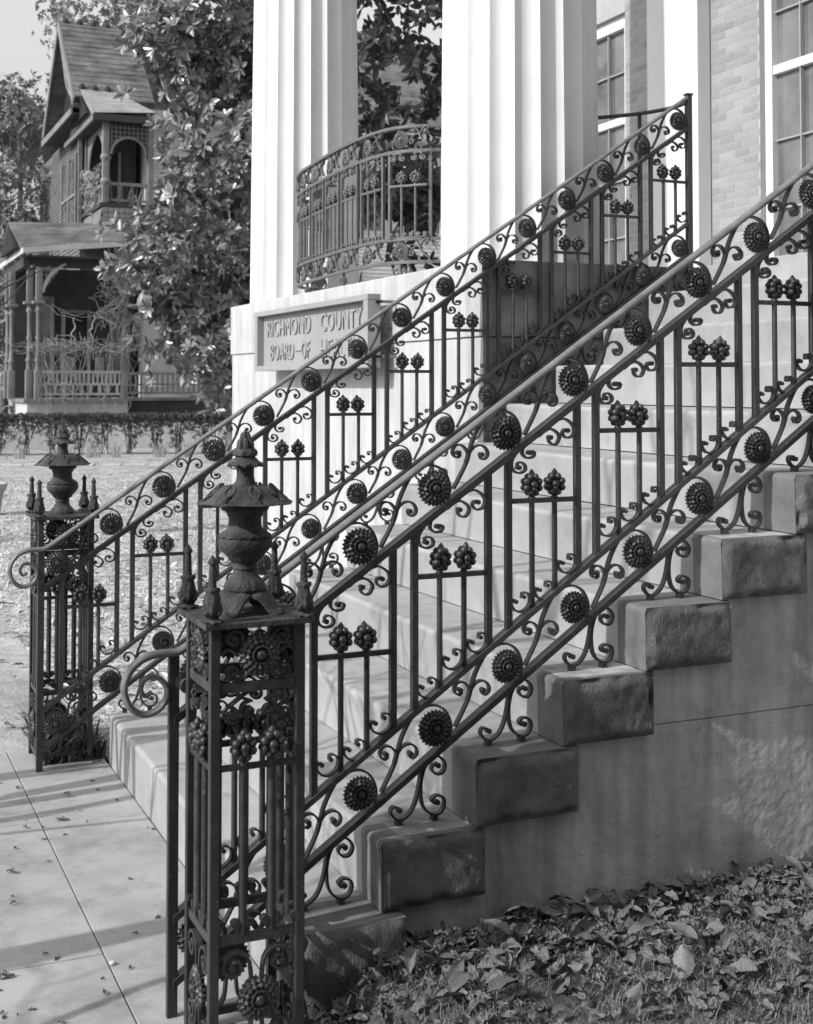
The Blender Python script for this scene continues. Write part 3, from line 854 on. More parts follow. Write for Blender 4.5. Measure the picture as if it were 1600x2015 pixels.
def urn_mesh():
    """the cast lamp-like urn without its feet, base at z=0"""
    F0 = 0.063
    prof = [(0.0500,0.000),(0.0577,0.001),(0.0577,0.007),(0.0524,0.021),(0.0440,0.030),(0.0367,0.038),(0.0325,0.048),(0.0315,0.052),(0.0340,0.056),(0.0340,0.060),(0.0318,0.064),(0.0320,0.070),(0.0360,0.076),(0.0437,0.080),(0.0465,0.086),
            (0.0540,0.094),(0.0640,0.105),(0.0725,0.117),(0.0745,0.126),(0.0740,0.134),(0.0705,0.140),(0.0670,0.142),(0.0730,0.144),(0.0720,0.148),(0.0620,0.155),(0.0530,0.161),(0.0465,0.168),(0.0450,0.180),(0.0447,0.195),(0.0490,0.201),(0.0500,0.206),(0.0535,0.210),(0.0560,0.213),(0.0640,0.216),(0.0655,0.222),(0.0640,0.229),(0.0600,0.233)]
    mb = MB()
    def mod(i, r, z, a):
        if i in (1,2): r *= 1+0.035*math.cos(14*a)
        if i in (12,13,14): r *= 1+0.03*math.cos(18*a)
        if i in (22,23): r *= 1+0.022*math.cos(15*a); z -= 0.002*math.cos(15*a)
        return r, z
    mb.lathe(prof, 48, mod=mod)
    # canopy: two-sided umbrella of eight leaves
    sg = 64
    cp = [(0.050, 0.231), (0.090, 0.2335), (0.128, 0.2320), (0.1315, 0.2350), (0.116, 0.2415), (0.100, 0.2530), (0.089, 0.2670), (0.077, 0.2780), (0.044, 0.2810)]
    def cmod(i, r, z, a):
        w = math.cos(8*a)
        if 2 <= i <= 7:
            rel = {2:1, 3:1, 4:0.9, 5:0.7, 6:0.5, 7:0.25}[i]
            r = r*(1+0.024*w*rel+0.008*math.cos(32*a)*rel)
            z = z + 0.0030*abs(math.sin(4*a))**0.7*rel*(1 if i > 3 else 0.6) + (0.0035*math.cos(24*a)*rel if i in (4,5,6) else 0)
        return r, z
    mb.lathe(cp, sg, mod=cmod, cap=False)
    for k in range(8):      # curled leaf scrolls lying on the canopy
        a = k*math.pi/4
        for sgn in (-1, 1):
            pth = []
            for q in [i/7 for i in range(8)]:
                rr = 0.072+0.048*q; aa = a+sgn*(0.06+0.10*math.sin(q*5.0)); z = 0.284-0.042*(q**0.9)
                pth.append((rr*math.cos(aa), rr*math.sin(aa), z))
            mb.tube(pth, [0.004, 0.005, 0.0045, 0.004, 0.004, 0.0045, 0.004, 0.003], 5, up=(0,0,1))
    up = [(0.044,0.278),(0.0305,0.283),(0.0262,0.294),(0.0238,0.308),(0.0238,0.322),(0.0250,0.334)]
    mb.lathe(up, 24)
    def fmod(i, r, z, a):
        if i in (1,2): r *= 1+0.07*math.cos(10*a); z -= 0.003*math.cos(10*a)
        return r, z
    mb.lathe([(0.026,0.334),(0.0495,0.3365),(0.0485,0.342),(0.0380,0.348),(0.0330,0.354),(0.0255,0.361)], 40, mod=fmod)
    def gmod(i, r, z, a):
        if i < 4: r *= 1+0.06*math.cos(9*a)
        return r, z
    mb.lathe([(0.0255,0.360),(0.0325,0.364),(0.0335,0.373),(0.0290,0.379),(0.0255,0.383)], 36, mod=gmod)
    for k in range(7):      # pineapple tip of upright leaves
        a = k*2*math.pi/7
        mb.tube([((0.0185-0.003*q-0.010*max(0, q-0.8))*math.cos(a), (0.0185-0.003*q-0.010*max(0, q-0.8))*math.sin(a), 0.379+0.030*q) for q in (0, 0.5, 0.85, 1.05)], [0.0070, 0.0078, 0.0068, 0.0030], 6, up=(0,0,1))
    for k in range(5):
        a = k*math.pi*0.4+0.3
        mb.tube([((0.0105-0.002*q)*math.cos(a), (0.0105-0.002*q)*math.sin(a), 0.396+0.030*q) for q in (0, 0.5, 0.85, 1.05)], [0.0070, 0.0072, 0.0058, 0.002], 6, up=(0,0,1))
    mb.lathe([(0.018,0.379),(0.017,0.395),(0.012,0.41)], 10)
    mb.lathe([(0.010,0.40),(0.0085,0.424),(0.0045,0.433),(0.0,0.437)], 8)
    mb.v = [(p[0]*(1+0.009*nz3(p[0], p[1], p[2], 38)+0.009*nz3(p[0], p[1], p[2], 110)), p[1]*(1+0.009*nz3(p[0], p[1], p[2], 38)+0.009*nz3(p[0], p[1], p[2], 110)), p[2]+0.0015*nz3(p[1], p[0], p[2], 50)) for p in mb.v]
    return mb
def urn_foot_mesh():
    mb = MB()
    mb.lathe([(0.030, 0.052), (0.055, 0.056), (0.057, 0.060), (0.050, 0.0628)], 24)
    for k in range(4):
        a = k*math.pi/2+math.pi/4
        d = Vector((math.cos(a), math.sin(a), 0)); t = Vector((-d.y, d.x, 0))
        cen = [(0.042, 0.056, 0.040), (0.058, 0.054, 0.041), (0.070, 0.043, 0.036), (0.082, 0.026, 0.031), (0.096, 0.011, 0.027), (0.108, 0.006, 0.020), (0.117, 0.004, 0.008)]
        v = []
        for r_, z, w in cen:
            for sg, dz in ((-1, -0.003), (-0.5, 0.007), (0, 0.004), (0.5, 0.007), (1, -0.003)):
                v.append(d*r_+t*(w*sg)+Vector((0,0,z+dz)))
        n = len(cen); m = 5
        v2 = [p-Vector((0,0,0.009)) for p in v]
        f = []
        for i in range(n-1):
            for j in range(m-1):
                q = i*m+j
                f.append((q, q+1, q+m+1, q+m)); o = n*m; f.append((o+q, o+q+m, o+q+m+1, o+q+1))
            for j in (0, m-1):
                q = i*m+j; f.append((q, q+m, q+m+n*m, q+n*m))
        for j in range(m-1):
            for i in (0, n-1):
                q = i*m+j; f.append((q, q+1, q+1+n*m, q+n*m))
        mb.add(v+v2, f)
        mb.ball(tuple(d*0.108+Vector((0,0,0.010))), 0.010, 0.010, 0.008, 6, 4)
    return mb
HW = 0.130        # half width over the legs
PH = 1.042        # underside of the top plate
def face_scrolls():
    """every scroll of one panel face as a piece of its own"""
    out = []; y = -HW+0.012
    def one(path, w, t, eye):
        mb = MB(); mb.ribbon(path, w, t, y, eye); out.append(mb.mesh('scroll', 'iron', 40))
    zc = 0.968
    for sx in (-1, 1):
        for sz in (-1, 1):
            S = spiral(sx*0.066, zc+sz*0.042, 0.030, 0.006, (math.pi if sx > 0 else 0)+sz*sx*0.5, -sx*sz*1.35, 20)
            one([(0.03*sx, zc+sz*0.012)]+S, 0.02, 0.0065, 0.007)
        one(cr([(sx*0.055, zc-0.002), (sx*0.080, zc+0.016), (sx*0.102, zc+0.004)], 4), 0.018, 0.006, 0.0)
    for cx, sg, dz in ((-0.072, 1, 0.0), (-0.026, -1, 0.012), (0.030, 1, 0.012), (0.074, -1, 0.0)):
        S = spiral(cx, 0.810+dz, 0.026, 0.006, math.pi/2+0.4*sg, -sg*1.35, 20)
        one([(cx+sg*0.030, 0.862)]+S, 0.02, 0.0065, 0.008)
    for cx, sg in ((-0.10, 1), (-0.06, -1), (-0.02, 1), (0.02, -1), (0.06, 1), (0.10, -1)):
        one(spiral(cx, 0.272, 0.015, 0.004, -math.pi/2, -sg*1.2, 14), 0.02, 0.006, 0.0075)
    zc = 0.075
    for sx in (-1, 1):
        for sz in (-1, 1):
            S = spiral(sx*0.062, zc+sz*0.088, 0.046, 0.007, (math.pi if sx > 0 else 0)+sz*sx*0.2, -sx*sz*1.6, 26)
            one([(0.012*sx, zc+sz*0.03)]+S, 0.02, 0.0075, 0.009)
    return out
def make_newel(label):
    root = thing('newel_post', label, 'newel post', (0,0,0), 0, 'openwork iron newel posts at the foot of the stairs')
    P = lambda n, me, loc=(0,0,0), rz=0, par=root, **k: obj(n, me, par, loc, rz, **k)
    leg = MB().bbox(-0.013, 0.013, -0.013, 0.013, GZ-0.01, PH, 0.003).mesh('leg', 'iron')
    for sx in (-1, 1):
        for sy in (-1, 1): P('leg', leg, (sx*(HW-0.013), sy*(HW-0.013), 0))
    pl = MB().bbox(-HW-0.020, HW+0.020, -HW-0.020, HW+0.020, PH+0.001, PH+0.017, 0.003)
    P('top_plate', pl.mesh('top_plate', 'iron_worn'))
    fs = face_scrolls()
    fl2 = flower_mesh(0.060).mesh('flower', 'iron', 35)
    i0 = HW-0.027
    rl = lambda z, h: MB().bbox(-i0, i0, -HW+0.004, -HW+0.020, z-h/2, z+h/2, 0.002).mesh('rail', 'iron')
    r1, r2, r3, r4 = rl(0.885, 0.026), rl(0.677, 0.015), rl(0.234, 0.024), rl(-0.055, 0.022)
    sp = MB().lathe([(0.0115, 0.246), (0.0115, 0.669)], 10).mesh('spindle', 'iron', True)
    for q in range(4):
        a = q*math.pi/2
        for m in (r1, r2, r3, r4): P('rail', m, rz=a)
        for m in fs: P('scroll', m, rz=a)
        rot = Matrix.Rotation(a, 3, 'Z')
        for z in (0.968, 0.075):
            v = rot @ Vector((0.004, -HW+0.006, z))
            P('flower', fl2, v, a)
        for sx in (-0.038, 0.040):
            v = rot @ Vector((sx, -HW+0.013, 0.0)); P('spindle', sp, v, a)
            v = rot @ Vector((sx, -HW+0.011, 0.684)); P('bud', ME['bud'], v, a)
    for sx in (-1, 1):
        for sy in (-1, 1):
            P('corner_finial', ME['finial'], (sx*(HW-0.004), sy*(HW-0.004), PH+0.0172), random.uniform(-0.2, 0.2))
    uf = P('urn', ME['urn'], (0, 0, PH+0.017+0.063))
    P('urn_foot', ME['urnfoot'], (0, 0, -0.063), par=uf)
    # bolt joining post to the handrail end post
    bolt = MB().lathe([(0.020, 0), (0.022, 0.008), (0.012, 0.012), (0.012, 0.05), (0.022, 0.054), (0.020, 0.062)], 12)
    bolt.xform(Matrix.Translation((-HW+0.006, HW, 0.842)) @ Matrix.Rotation(-math.pi/2, 4, 'X'))
    P('bolt', bolt.mesh('bolt', 'iron', True))
    return root
ME['finial'] = finial_mesh().mesh('corner_finial', 'iron_worn', 55)
ME['urn'] = urn_mesh().mesh('urn', 'iron_worn', 40)
ME['urnfoot'] = urn_foot_mesh().mesh('urn_foot', 'iron_worn', 40)
newel = make_newel('nearest openwork iron newel post with a rusty urn on four feet, beside the dry leaves')
newel.location = (-0.178, -0.222, 0)
newel2 = copy_tree(newel)
newel2.location = (-0.190, 2.752, 0)
newel2['label'] = 'farther openwork iron newel post with an urn, standing in front of the sunny far lawn'
for ch in [o for o in bpy.data.objects if o.parent == newel2]:
    if ch.name.startswith('urn'):
        ch.location.z -= 0.062
        for g2 in [o for o in bpy.data.objects if o.parent == ch]: bpy.data.objects.remove(g2)
    if ch.name.startswith('bolt'): bpy.data.objects.remove(ch)

# ------------------------------------------------------------------ curved balustrade between the columns
def make_balustrade():
    root = thing('portico_balustrade', 'curved iron balustrade with sunflowers on the podium between the two fluted columns', 'railing', (0,0,0))
    pts = [(2.62,3.66),(2.45,3.70),(2.29,3.77),(2.13,3.90),(2.05,4.10),(2.02,4.48),(2.035,4.95),(2.07,5.42),(2.115,5.85),(2.20,6.16),(2.38,6.34),(2.60,6.40)]
    C = [Vector(p) for p in cr(pts, 8)]
    L = [0.0]
    for a, b in zip(C, C[1:]): L.append(L[-1]+(b-a).length)
    def at(s):
        s = max(0, min(L[-1]-1e-4, s))
        for i in range(len(L)-1):
            if L[i+1] >= s:
                t = (s-L[i])/(L[i+1]-L[i]); p = C[i].lerp(C[i+1], t); d = (C[i+1]-C[i]).normalized(); return p, d
    tot = L[-1]
    flg = flower_mesh(0.058).mesh('flower', 'iron_lit_haze', 35); bdg = bud_mesh().mesh('bud', 'iron_lit_haze', 60)
    def sweep(z, h, w):
        mb = MB()
        for i, p in enumerate(C):
            d = (C[min(i+1, len(C)-1)]-C[max(i-1, 0)]).normalized(); nrm = Vector((-d.y, d.x))
            for sg, dz in ((1,-h/2),(1,h/2),(-1,h/2),(-1,-h/2)):
                q = p+nrm*sg*w/2; mb.v.append((q.x, q.y, z+dz))
        for i in range(len(C)-1):
            for k in range(4):
                k2 = (k+1) % 4; mb.f.append((i*4+k, i*4+k2, (i+1)*4+k2, (i+1)*4+k))
        mb.f.append((0,1,2,3)); mb.f.append(tuple(len(C)*4-4+i for i in (3,2,1,0)))
        return mb
    zt = [3.330, 3.175, 2.610, 2.462]
    part('handrail', sweep(zt[0], 0.018, 0.040), 'iron_lit_haze', root)
    for z in zt[1:]: part('rail', sweep(z, 0.020, 0.026), 'iron_lit_haze', root)
    n = 9; stp = tot/n
    # scroll with flattened slope for a level rail
    ms = MB()
    flat = lambda Ls: [(x*1.15, (z-SL*x)*0.93) for x, z in Ls]
    ms.ribbon(cr(flat(STEM), 4), 0.02, RT); ms.ribbon(cr(flat(LCURL), 3), 0.018, RT*0.85, eye=0.0078); ms.ribbon(cr(flat(RCURL), 3), 0.018, RT*0.85, eye=0.0078)
    scr = ms.mesh('scroll', 'iron_lit_haze', 40)
    tl = MB()
    for cx, sg in ((0.035, 1), (0.095, -1), (0.165, 1), (0.225, -1)):
        S = spiral(cx, -0.045, 0.024, 0.006, math.pi/2, -sg*1.3, 16); tl.ribbon([(cx+sg*0.03, -0.012)]+S, 0.018, 0.006, 0, 0.008)
    tl.ribbon([(0.006, -0.0105), (0.13, -0.0105), (0.254, -0.0105)], 0.016, 0.005)
    tlm = tl.mesh('top_scroll', 'iron_lit_haze', 40)
    bl = MB()
    for c0 in (0.045, 0.13, 0.215):
        for sg in (-1, 1): bl.ribbon(spiral(c0+sg*0.018, 0.022, 0.016, 0.004, -math.pi/2, sg*1.2, 12), 0.018, 0.006, 0, 0.007)
    bl.ribbon([(0.01, 0.0035), (0.13, 0.0035), (0.25, 0.0035)], 0.016, 0.005)
    blm = bl.mesh('bottom_scroll', 'iron_lit_haze', 40)
    barm = MB().bbox(-0.010, 0.010, -0.010, 0.010, zt[2]+0.008, zt[1]-0.008, 0.002).mesh('bar', 'iron_lit_haze')
    spm = MB().lathe([(0.0085, zt[2]+0.008), (0.0085, 2.952)], 8).mesh('spindle', 'iron_lit_haze', True)
    for i in range(n):
        s0 = stp*i+0.02
        p, d = at(s0+0.20); ang = math.atan2(d.y, d.x)
        for z in (3.252, 2.535):
            obj('flower', flg, root, (p.x, p.y, z), ang+math.pi)
            obj('flower', flg, root, (p.x, p.y, z), ang) if False else None
            obj('scroll', scr, root, (p.x, p.y, z), ang)
        pw = stp-0.075
        for q in (0.0, pw):
            p1, d1 = at(s0+q); obj('bar', barm, root, (p1.x, p1.y, 0), math.atan2(d1.y, d1.x))
        pm, dm = at(s0+pw/2); am = math.atan2(dm.y, dm.x); sc = pw/0.257
        o = obj('crossbar', MB().bbox(-pw/2+0.012, pw/2-0.012, -0.007, 0.007, 2.945, 2.959, 0.002).mesh('crossbar', 'iron_lit_haze'), root, (pm.x, pm.y, 0), am)
        st, dt = at(s0); 
        for q in (pw/3, 2*pw/3):
            p2, d2 = at(s0+q); a2 = math.atan2(d2.y, d2.x)
            obj('spindle', spm, root, (p2.x, p2.y, 0), a2); obj('bud', bdg, root, (p2.x, p2.y, 2.96), a2)
        for nm, me_, z in (('top_scroll', tlm, zt[1]), ('bottom_scroll', blm, zt[2]+0.008)):
            o = obj(nm, me_, root, (pm.x-dm.x*pw/2, pm.y-dm.y*pw/2, z), am); o.scale = (sc, 1, 1)
    for s0 in (tot*0.18, tot*0.42, tot*0.70, tot*0.92):
        p, d = at(s0); a = math.atan2(d.y, d.x)
        mb = MB()
        for sg in (-1, 1):
            mb.ribbon(cr([(0.004*sg, 0.095), (0.008*sg, 0.05), (0.022*sg, 0.012), (0.045*sg, 0.018), (0.048*sg, 0.045), (0.030*sg, 0.048)], 4), 0.018, 0.006, 0, 0.008)
        mb.box(-0.010, 0.010, -0.010, 0.010, -0.008, 0.09)
        part('foot_scroll', mb, 'iron_lit_haze', root, (p.x, p.y, FL+0.008), a)
    return root
make_balustrade()
# thin level rail from the head of the far railing back to the column
rr = thing('landing_rail', 'thin dark level rail from the head of the far railing to the column', 'rail', (3.33, 2.56, FL))
pth = [(0, 0, 0.965), (-0.03, 0.12, 0.955), (-0.12, 0.30, 0.95), (-0.28, 0.50, 0.95), (-0.42, 0.62, 0.95)]
part('handrail', MB().tube(cr(pth, 5), 0.012, 8, sy=1.0, up=(0,0,1)), 'iron', rr, smooth=True)
part('bar', MB().bbox(-0.429, -0.411, 0.611, 0.629, 0.002, 0.94, 0.002), 'iron', rr)
part('bar', MB().bbox(-0.13, -0.112, 0.292, 0.31, 0.002, 0.94, 0.002), 'iron', rr)

# ------------------------------------------------------------------ sign
SX0, SX1, SY0, SY1, SZ0, SZ1 = 1.815, 1.905, 3.775, 6.125, 1.785, 2.245
sign = thing('hanging_sign', 'grey framed board with raised lettering RICHMOND COUNTY BOARD OF HEALTH on the podium wall', 'sign', (SX1, (SY0+SY1)/2, SZ0))
sg_loc = Vector(sign.location)
def spart(name, x0, x1, y0, y1, z0, z1, m, b=0.003):
    mb = MB().bbox(x0, x1, y0, y1, z0, z1, b); mb.v = [(p[0]-sg_loc.x, p[1]-sg_loc.y, p[2]-sg_loc.z) for p in mb.v]
    return part(name, mb, m, sign)
FWD = 0.038
spart('frame', SX0, SX1, SY0, SY1, SZ1-FWD, SZ1, 'sign'); spart('frame', SX0, SX1, SY0, SY1, SZ0, SZ0+FWD, 'sign')
spart('frame', SX0+0.001, SX1-0.001, SY0+0.001, SY0+0.075, SZ0+FWD+0.001, SZ1-FWD-0.001, 'sign'); spart('frame', SX0+0.001, SX1-0.001, SY1-0.075, SY1-0.001, SZ0+FWD+0.001, SZ1-FWD-0.001, 'sign')
spart('board', SX0+0.055, SX0+0.075, SY0+0.076, SY1-0.076, SZ0+FWD+0.001, SZ1-FWD-0.001, 'sign')
for yy in (SY0-0.055, SY1-0.35): 
    for zz in (SZ0+0.06, SZ1-0.06):
        spart('bracket', SX0+0.06, XP-0.001, yy, yy+0.018, zz, zz+0.018, 'sign_dark', 0.002)
        spart('bracket', SX0+0.06, SX0+0.078, min(yy, SY0-0.055), yy+0.06, zz, zz+0.018, 'sign_dark', 0.002)
def text_obj(txt, yl, zb, width, height):
    """raised letters facing the street (-x), reading towards -y, starting at y = yl"""
    cu = bpy.data.curves.new('lettering', 'FONT'); cu.body = txt; cu.size = 1.0; cu.extrude = 0.06; cu.space_character = 1.06
    cu.resolution_u = 3
    o = bpy.data.objects.new('tmp', cu); COL.objects.link(o)
    dg = bpy.context.evaluated_depsgraph_get()
    me_ = bpy.data.meshes.new_from_object(o.evaluated_get(dg)); bpy.data.objects.remove(o)
    xs_ = [v.co.x for v in me_.vertices]; zs_ = [v.co.y for v in me_.vertices]
    kx = width/(max(xs_)-min(xs_)); kz = height/(max(zs_)-min(zs_))
    x0, z0 = min(xs_), min(zs_)
    for v in me_.vertices:
        X, Z, D = v.co.x, v.co.y, v.co.z
        v.co = (SX0+0.0535-(D+0.06)*0.075-sg_loc.x, yl-(X-x0)*kx-sg_loc.y, zb+(Z-z0)*kz-sg_loc.z)
    me_.materials.clear(); me_.materials.append(M['sign'])
    bm = bmesh.new(); bm.from_mesh(me_); bmesh.ops.recalc_face_normals(bm, faces=bm.faces[:]); bm.to_mesh(me_); bm.free()
    me_.name = 'lettering'
    return obj('lettering', me_, sign)
text_obj('RICHMOND', 5.93, 2.045, 0.98, 0.125)
text_obj('COUNTY', 4.74, 2.045, 0.76, 0.125)
text_obj('BOARD', 5.86, 1.865, 0.55, 0.125)
text_obj('OF', 5.14, 1.865, 0.17, 0.125)
text_obj('HEALTH', 4.74, 1.865, 0.70, 0.125)
spart('lettering', SX0+0.044, SX0+0.0545, 5.16, 5.28, 1.924, 1.929, 'sign', 0.001)

def leaf_at(mb, base, d, n, L, W, fine=False):
    """one folded leaf blade: base point, direction d, upper normal n"""
    t = d.cross(n).normalized(); n = t.cross(d).normalized()
    o = len(mb.v)
    if fine:
        a = base+d*(L*0.30); b = base+d*(L*0.70)-n*(L*0.03)
        mb.v += [tuple(base), tuple(a+t*W*0.44+n*W*0.13), tuple(a-n*W*0.04), tuple(a-t*W*0.44+n*W*0.13), tuple(b+t*W*0.42+n*W*0.10), tuple(b-n*W*0.03), tuple(b-t*W*0.42+n*W*0.10), tuple(base+d*L-n*L*0.08)]
        mb.f += [(o, o+1, o+2), (o, o+2, o+3), (o+1, o+4, o+5, o+2), (o+2, o+5, o+6, o+3), (o+4, o+7, o+5), (o+5, o+7, o+6)]
        return
    m = base+d*(L*0.5)
    mb.v += [tuple(base), tuple(m+t*W*0.5+n*W*0.14), tuple(m-n*W*0.05), tuple(m-t*W*0.5+n*W*0.14), tuple(base+d*L-n*L*0.06)]
    mb.f += [(o, o+1, o+2), (o, o+2, o+3), (o+1, o+4, o+2), (o+2, o+4, o+3)]
# ================================================================== FOREGROUND GRASS AND LEAVES
def blades(n, xr, yr, zf, hr, w, seed, lean=0.6, accept=None):
    rnd = random.Random(seed); v = []; f = []
    c = 0
    while c < n:
        x, y = rnd.uniform(*xr), rnd.uniform(*yr)
        if accept and not accept(x, y, rnd): c += 1; continue
        h = rnd.uniform(*hr); a = rnd.uniform(0, 6.283); l = rnd.uniform(0.2, 1.0)*lean*h
        dx, dy = math.cos(a), math.sin(a); ww = w*rnd.uniform(0.6, 1.3)
        z = zf(x, y)-0.004
        px, py = -dy*ww, dx*ww
        o = len(v)
        v += [(x-px, y-py, z), (x+px, y+py, z), (x+dx*l*0.35-px*0.8, y+dy*l*0.35-py*0.8, z+h*0.6), (x+dx*l*0.35+px*0.8, y+dy*l*0.35+py*0.8, z+h*0.6), (x+dx*l, y+dy*l, z+h*rnd.uniform(0.75, 1.0))]
        f += [(o, o+1, o+3, o+2), (o+2, o+3, o+4)]
        c += 1
    mb = MB(); mb.v = v; mb.f = f
    return mb
def near_acc(x, y, rnd):
    # tufts: thinner under the wall, thicker in the open
    d = max(0.0, 0.5+1.3*nz3(x, y, 0, 4.5))
    edge = min(1.0, max(0.05, (-y-0.10)/0.35))
    return rnd.random() < min(1.0, 0.14+0.86*d)*edge
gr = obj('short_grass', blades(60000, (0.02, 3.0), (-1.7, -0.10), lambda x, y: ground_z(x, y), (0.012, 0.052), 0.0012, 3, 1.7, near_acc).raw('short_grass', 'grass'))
tag(gr, 'short dry grass of the lawn beside the stuccoed stair wall', 'grass', kind='stuff')
def far_acc(x, y, rnd):
    d = 0.5+0.5*nz3(x, y, 4, 0.8)
    return rnd.random() < 0.2+0.9*d and x > 0.05
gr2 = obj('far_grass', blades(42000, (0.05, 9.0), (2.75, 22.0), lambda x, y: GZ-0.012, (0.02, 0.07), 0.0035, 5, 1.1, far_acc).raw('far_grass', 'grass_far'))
tag(gr2, 'sunlit dry grass of the far lawn behind the railings', 'grass', kind='stuff')
def dry_leaf(seed, L=0.10):
    rnd = random.Random(seed); mb = MB(); nu, nv = 7, 4
    W = L*rnd.uniform(0.34, 0.66); curl = rnd.uniform(-1.0, 2.2); fold = rnd.uniform(-0.3, 0.9); tw = rnd.uniform(-0.6, 0.6); rs = rnd.uniform(0, 6)
    for i in range(nu+1):
        u = i/nu; w = W/2*(math.sin(math.pi*min(1, u*0.97+0.02))**0.75)*(1.15-0.4*u)
        for j in range(nv+1):
            s_ = 2*j/nv-1
            y = s_*w; z = abs(s_)*w*fold + 0.10*L*curl*math.sin(math.pi*u) + 0.12*L*curl*(u-0.5)**2*4*0.5 + tw*s_*w*(u-0.5) + 0.0035*math.sin(u*17+s_*2+rs)*abs(s_) + 0.0025*math.sin(u*9+s_*5+rs*2)
            mb.v.append(((u-0.5)*L, y, z))
    for i in range(nu):
        for j in range(nv):
            a = i*(nv+1)+j; mb.f.append((a, a+1, a+nv+2, a+nv+1))
    o = len(mb.v)
    mb.v += [(-0.5*L, -0.001, 0.001), (-0.5*L, 0.001, 0.001), (-0.68*L, 0.001, 0.006), (-0.68*L, -0.001, 0.006)]
    mb.f.append((o, o+1, o+2, o+3))
    return mb
LM = []
for i in range(14):
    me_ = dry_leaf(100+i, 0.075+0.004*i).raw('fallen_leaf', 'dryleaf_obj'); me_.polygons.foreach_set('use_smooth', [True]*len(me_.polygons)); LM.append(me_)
rnd = random.Random(21)
spots = []
while len(spots) < 290:
    x, y = rnd.uniform(0.04, 2.1), -0.115-abs(rnd.gauss(0, 0.42))
    if y < -1.5: continue
    if rnd.random() > 0.35+0.65*(0.5+0.5*nz3(x, y, 8, 2.5)): continue
    spots.append((x, y))
for x, y in spots:
    o = obj('fallen_leaf', rnd.choice(LM), near_lawn, (x, y, ground_z(x, y)+rnd.uniform(0.016, 0.050)))
    o.rotation_euler = (rnd.gauss(0, 0.42)+(math.pi if rnd.random() < 0.4 else 0), rnd.gauss(0, 0.38), rnd.uniform(0, 6.283))
    s_ = rnd.choice([0.4, 0.5, 0.55, 0.65, 0.75, 0.9]); o.scale = (s_, s_*rnd.uniform(0.75, 1.2), s_)
# smaller crumbs of leaf litter
lit = MB(); rnd = random.Random(5)
for i in range(1500):
    x, y = rnd.uniform(0.03, 2.6), -0.10-abs(rnd.gauss(0, 0.5))
    b = dry_leaf(rnd.randint(0, 30), rnd.uniform(0.02, 0.05)) if i % 2 else dry_leaf(rnd.randint(0, 30), rnd.uniform(0.045, 0.075))
    b.xform(Matrix.Translation((x, y, ground_z(x, y)+rnd.uniform(0.008, 0.036))) @ Matrix.Rotation(rnd.uniform(0, 6.28), 4, 'Z') @ Matrix.Rotation(rnd.gauss(0, 0.5), 4, 'X') @ Matrix.Rotation(rnd.gauss(0, 0.4), 4, 'Y'))
    lit.add(b.v, b.f)
lt = obj('leaf_litter', lit.raw('leaf_litter', 'dryleaf')); tag(lt, 'small broken dry leaves scattered in the grass by the wall', 'leaf litter', kind='stuff')
lit = MB()
for i in range(260):
    x, y = (rnd.uniform(-0.30, -0.02), rnd.uniform(2.66, 3.3)) if i < 130 else (rnd.uniform(-1.2, 3.5), rnd.uniform(3.0, 8.0))
    b = dry_leaf(rnd.randint(0, 30), rnd.uniform(0.03, 0.08))
    b.xform(Matrix.Translation((x, y, GZ+rnd.uniform(0.006, 0.02))) @ Matrix.Rotation(rnd.uniform(0, 6.28), 4, 'Z') @ Matrix.Rotation(rnd.gauss(0, 0.4), 4, 'X'))
    lit.add(b.v, b.f)
lt = obj('leaf_litter', lit.raw('leaf_litter', 'dryleaf')); tag(lt, 'dry leaves lying about the foot of the farther newel post', 'leaf litter', kind='stuff')
fl_ = MB(); rnd = random.Random(8)
for i in range(2600):
    y = 2.8+19*rnd.random()**1.5; x = rnd.uniform(0.1, 0.35*(y+3.7)+0.6)
    d = Vector((rnd.gauss(0, 1), rnd.gauss(0, 1), rnd.gauss(0.1, 0.35))).normalized(); nn = Vector((rnd.gauss(0, 0.5), rnd.gauss(0, 0.5), 1)).normalized()
    leaf_at(fl_, Vector((x, y, GZ+rnd.uniform(0.008, 0.04))), d, nn, rnd.uniform(0.05, 0.11), rnd.uniform(0.03, 0.05))
lt = obj('leaf_litter', fl_.raw('leaf_litter', 'dryleaf_far')); tag(lt, 'pale and dark dry leaves strewn over the sunny far lawn', 'leaf litter', kind='stuff')
pl2 = MB(); rnd = random.Random(44)
for i in range(70):
    x, y = rnd.uniform(-1.0, -0.01), rnd.uniform(-0.6, 2.9)
    b = dry_leaf(rnd.randint(0, 30), rnd.uniform(0.008, 0.03) if i % 7 else rnd.uniform(0.04, 0.06))
    b.xform(Matrix.Translation((x, y, GZ+0.004)) @ Matrix.Rotation(rnd.uniform(0, 6.28), 4, 'Z'))
    pl2.add(b.v, b.f)
lt = obj('leaf_litter', pl2.raw('leaf_litter', 'dryleaf')); tag(lt, 'leaf crumbs and grit blown over the pavement slabs', 'leaf litter', kind='stuff')
tag(obj('pebble', MB().ball((0, 0, 0.006), 0.011, 0.009, 0.007, 8, 6).mesh('pebble', 'white', True), None, (-0.405, 0.40, GZ)), 'small white pebble on the pavement near the slab joint', 'pebble')
# dark weeds at the foot of the far newel
wd = blades(900, (-0.28, 0.0), (2.62, 3.3), lambda x, y: GZ, (0.04, 0.16), 0.006, 9, 1.2)
o = obj('weed_patch', wd.raw('weed_patch', 'hedge')); tag(o, 'dark weeds growing under the farther newel post', 'weeds', kind='stuff')

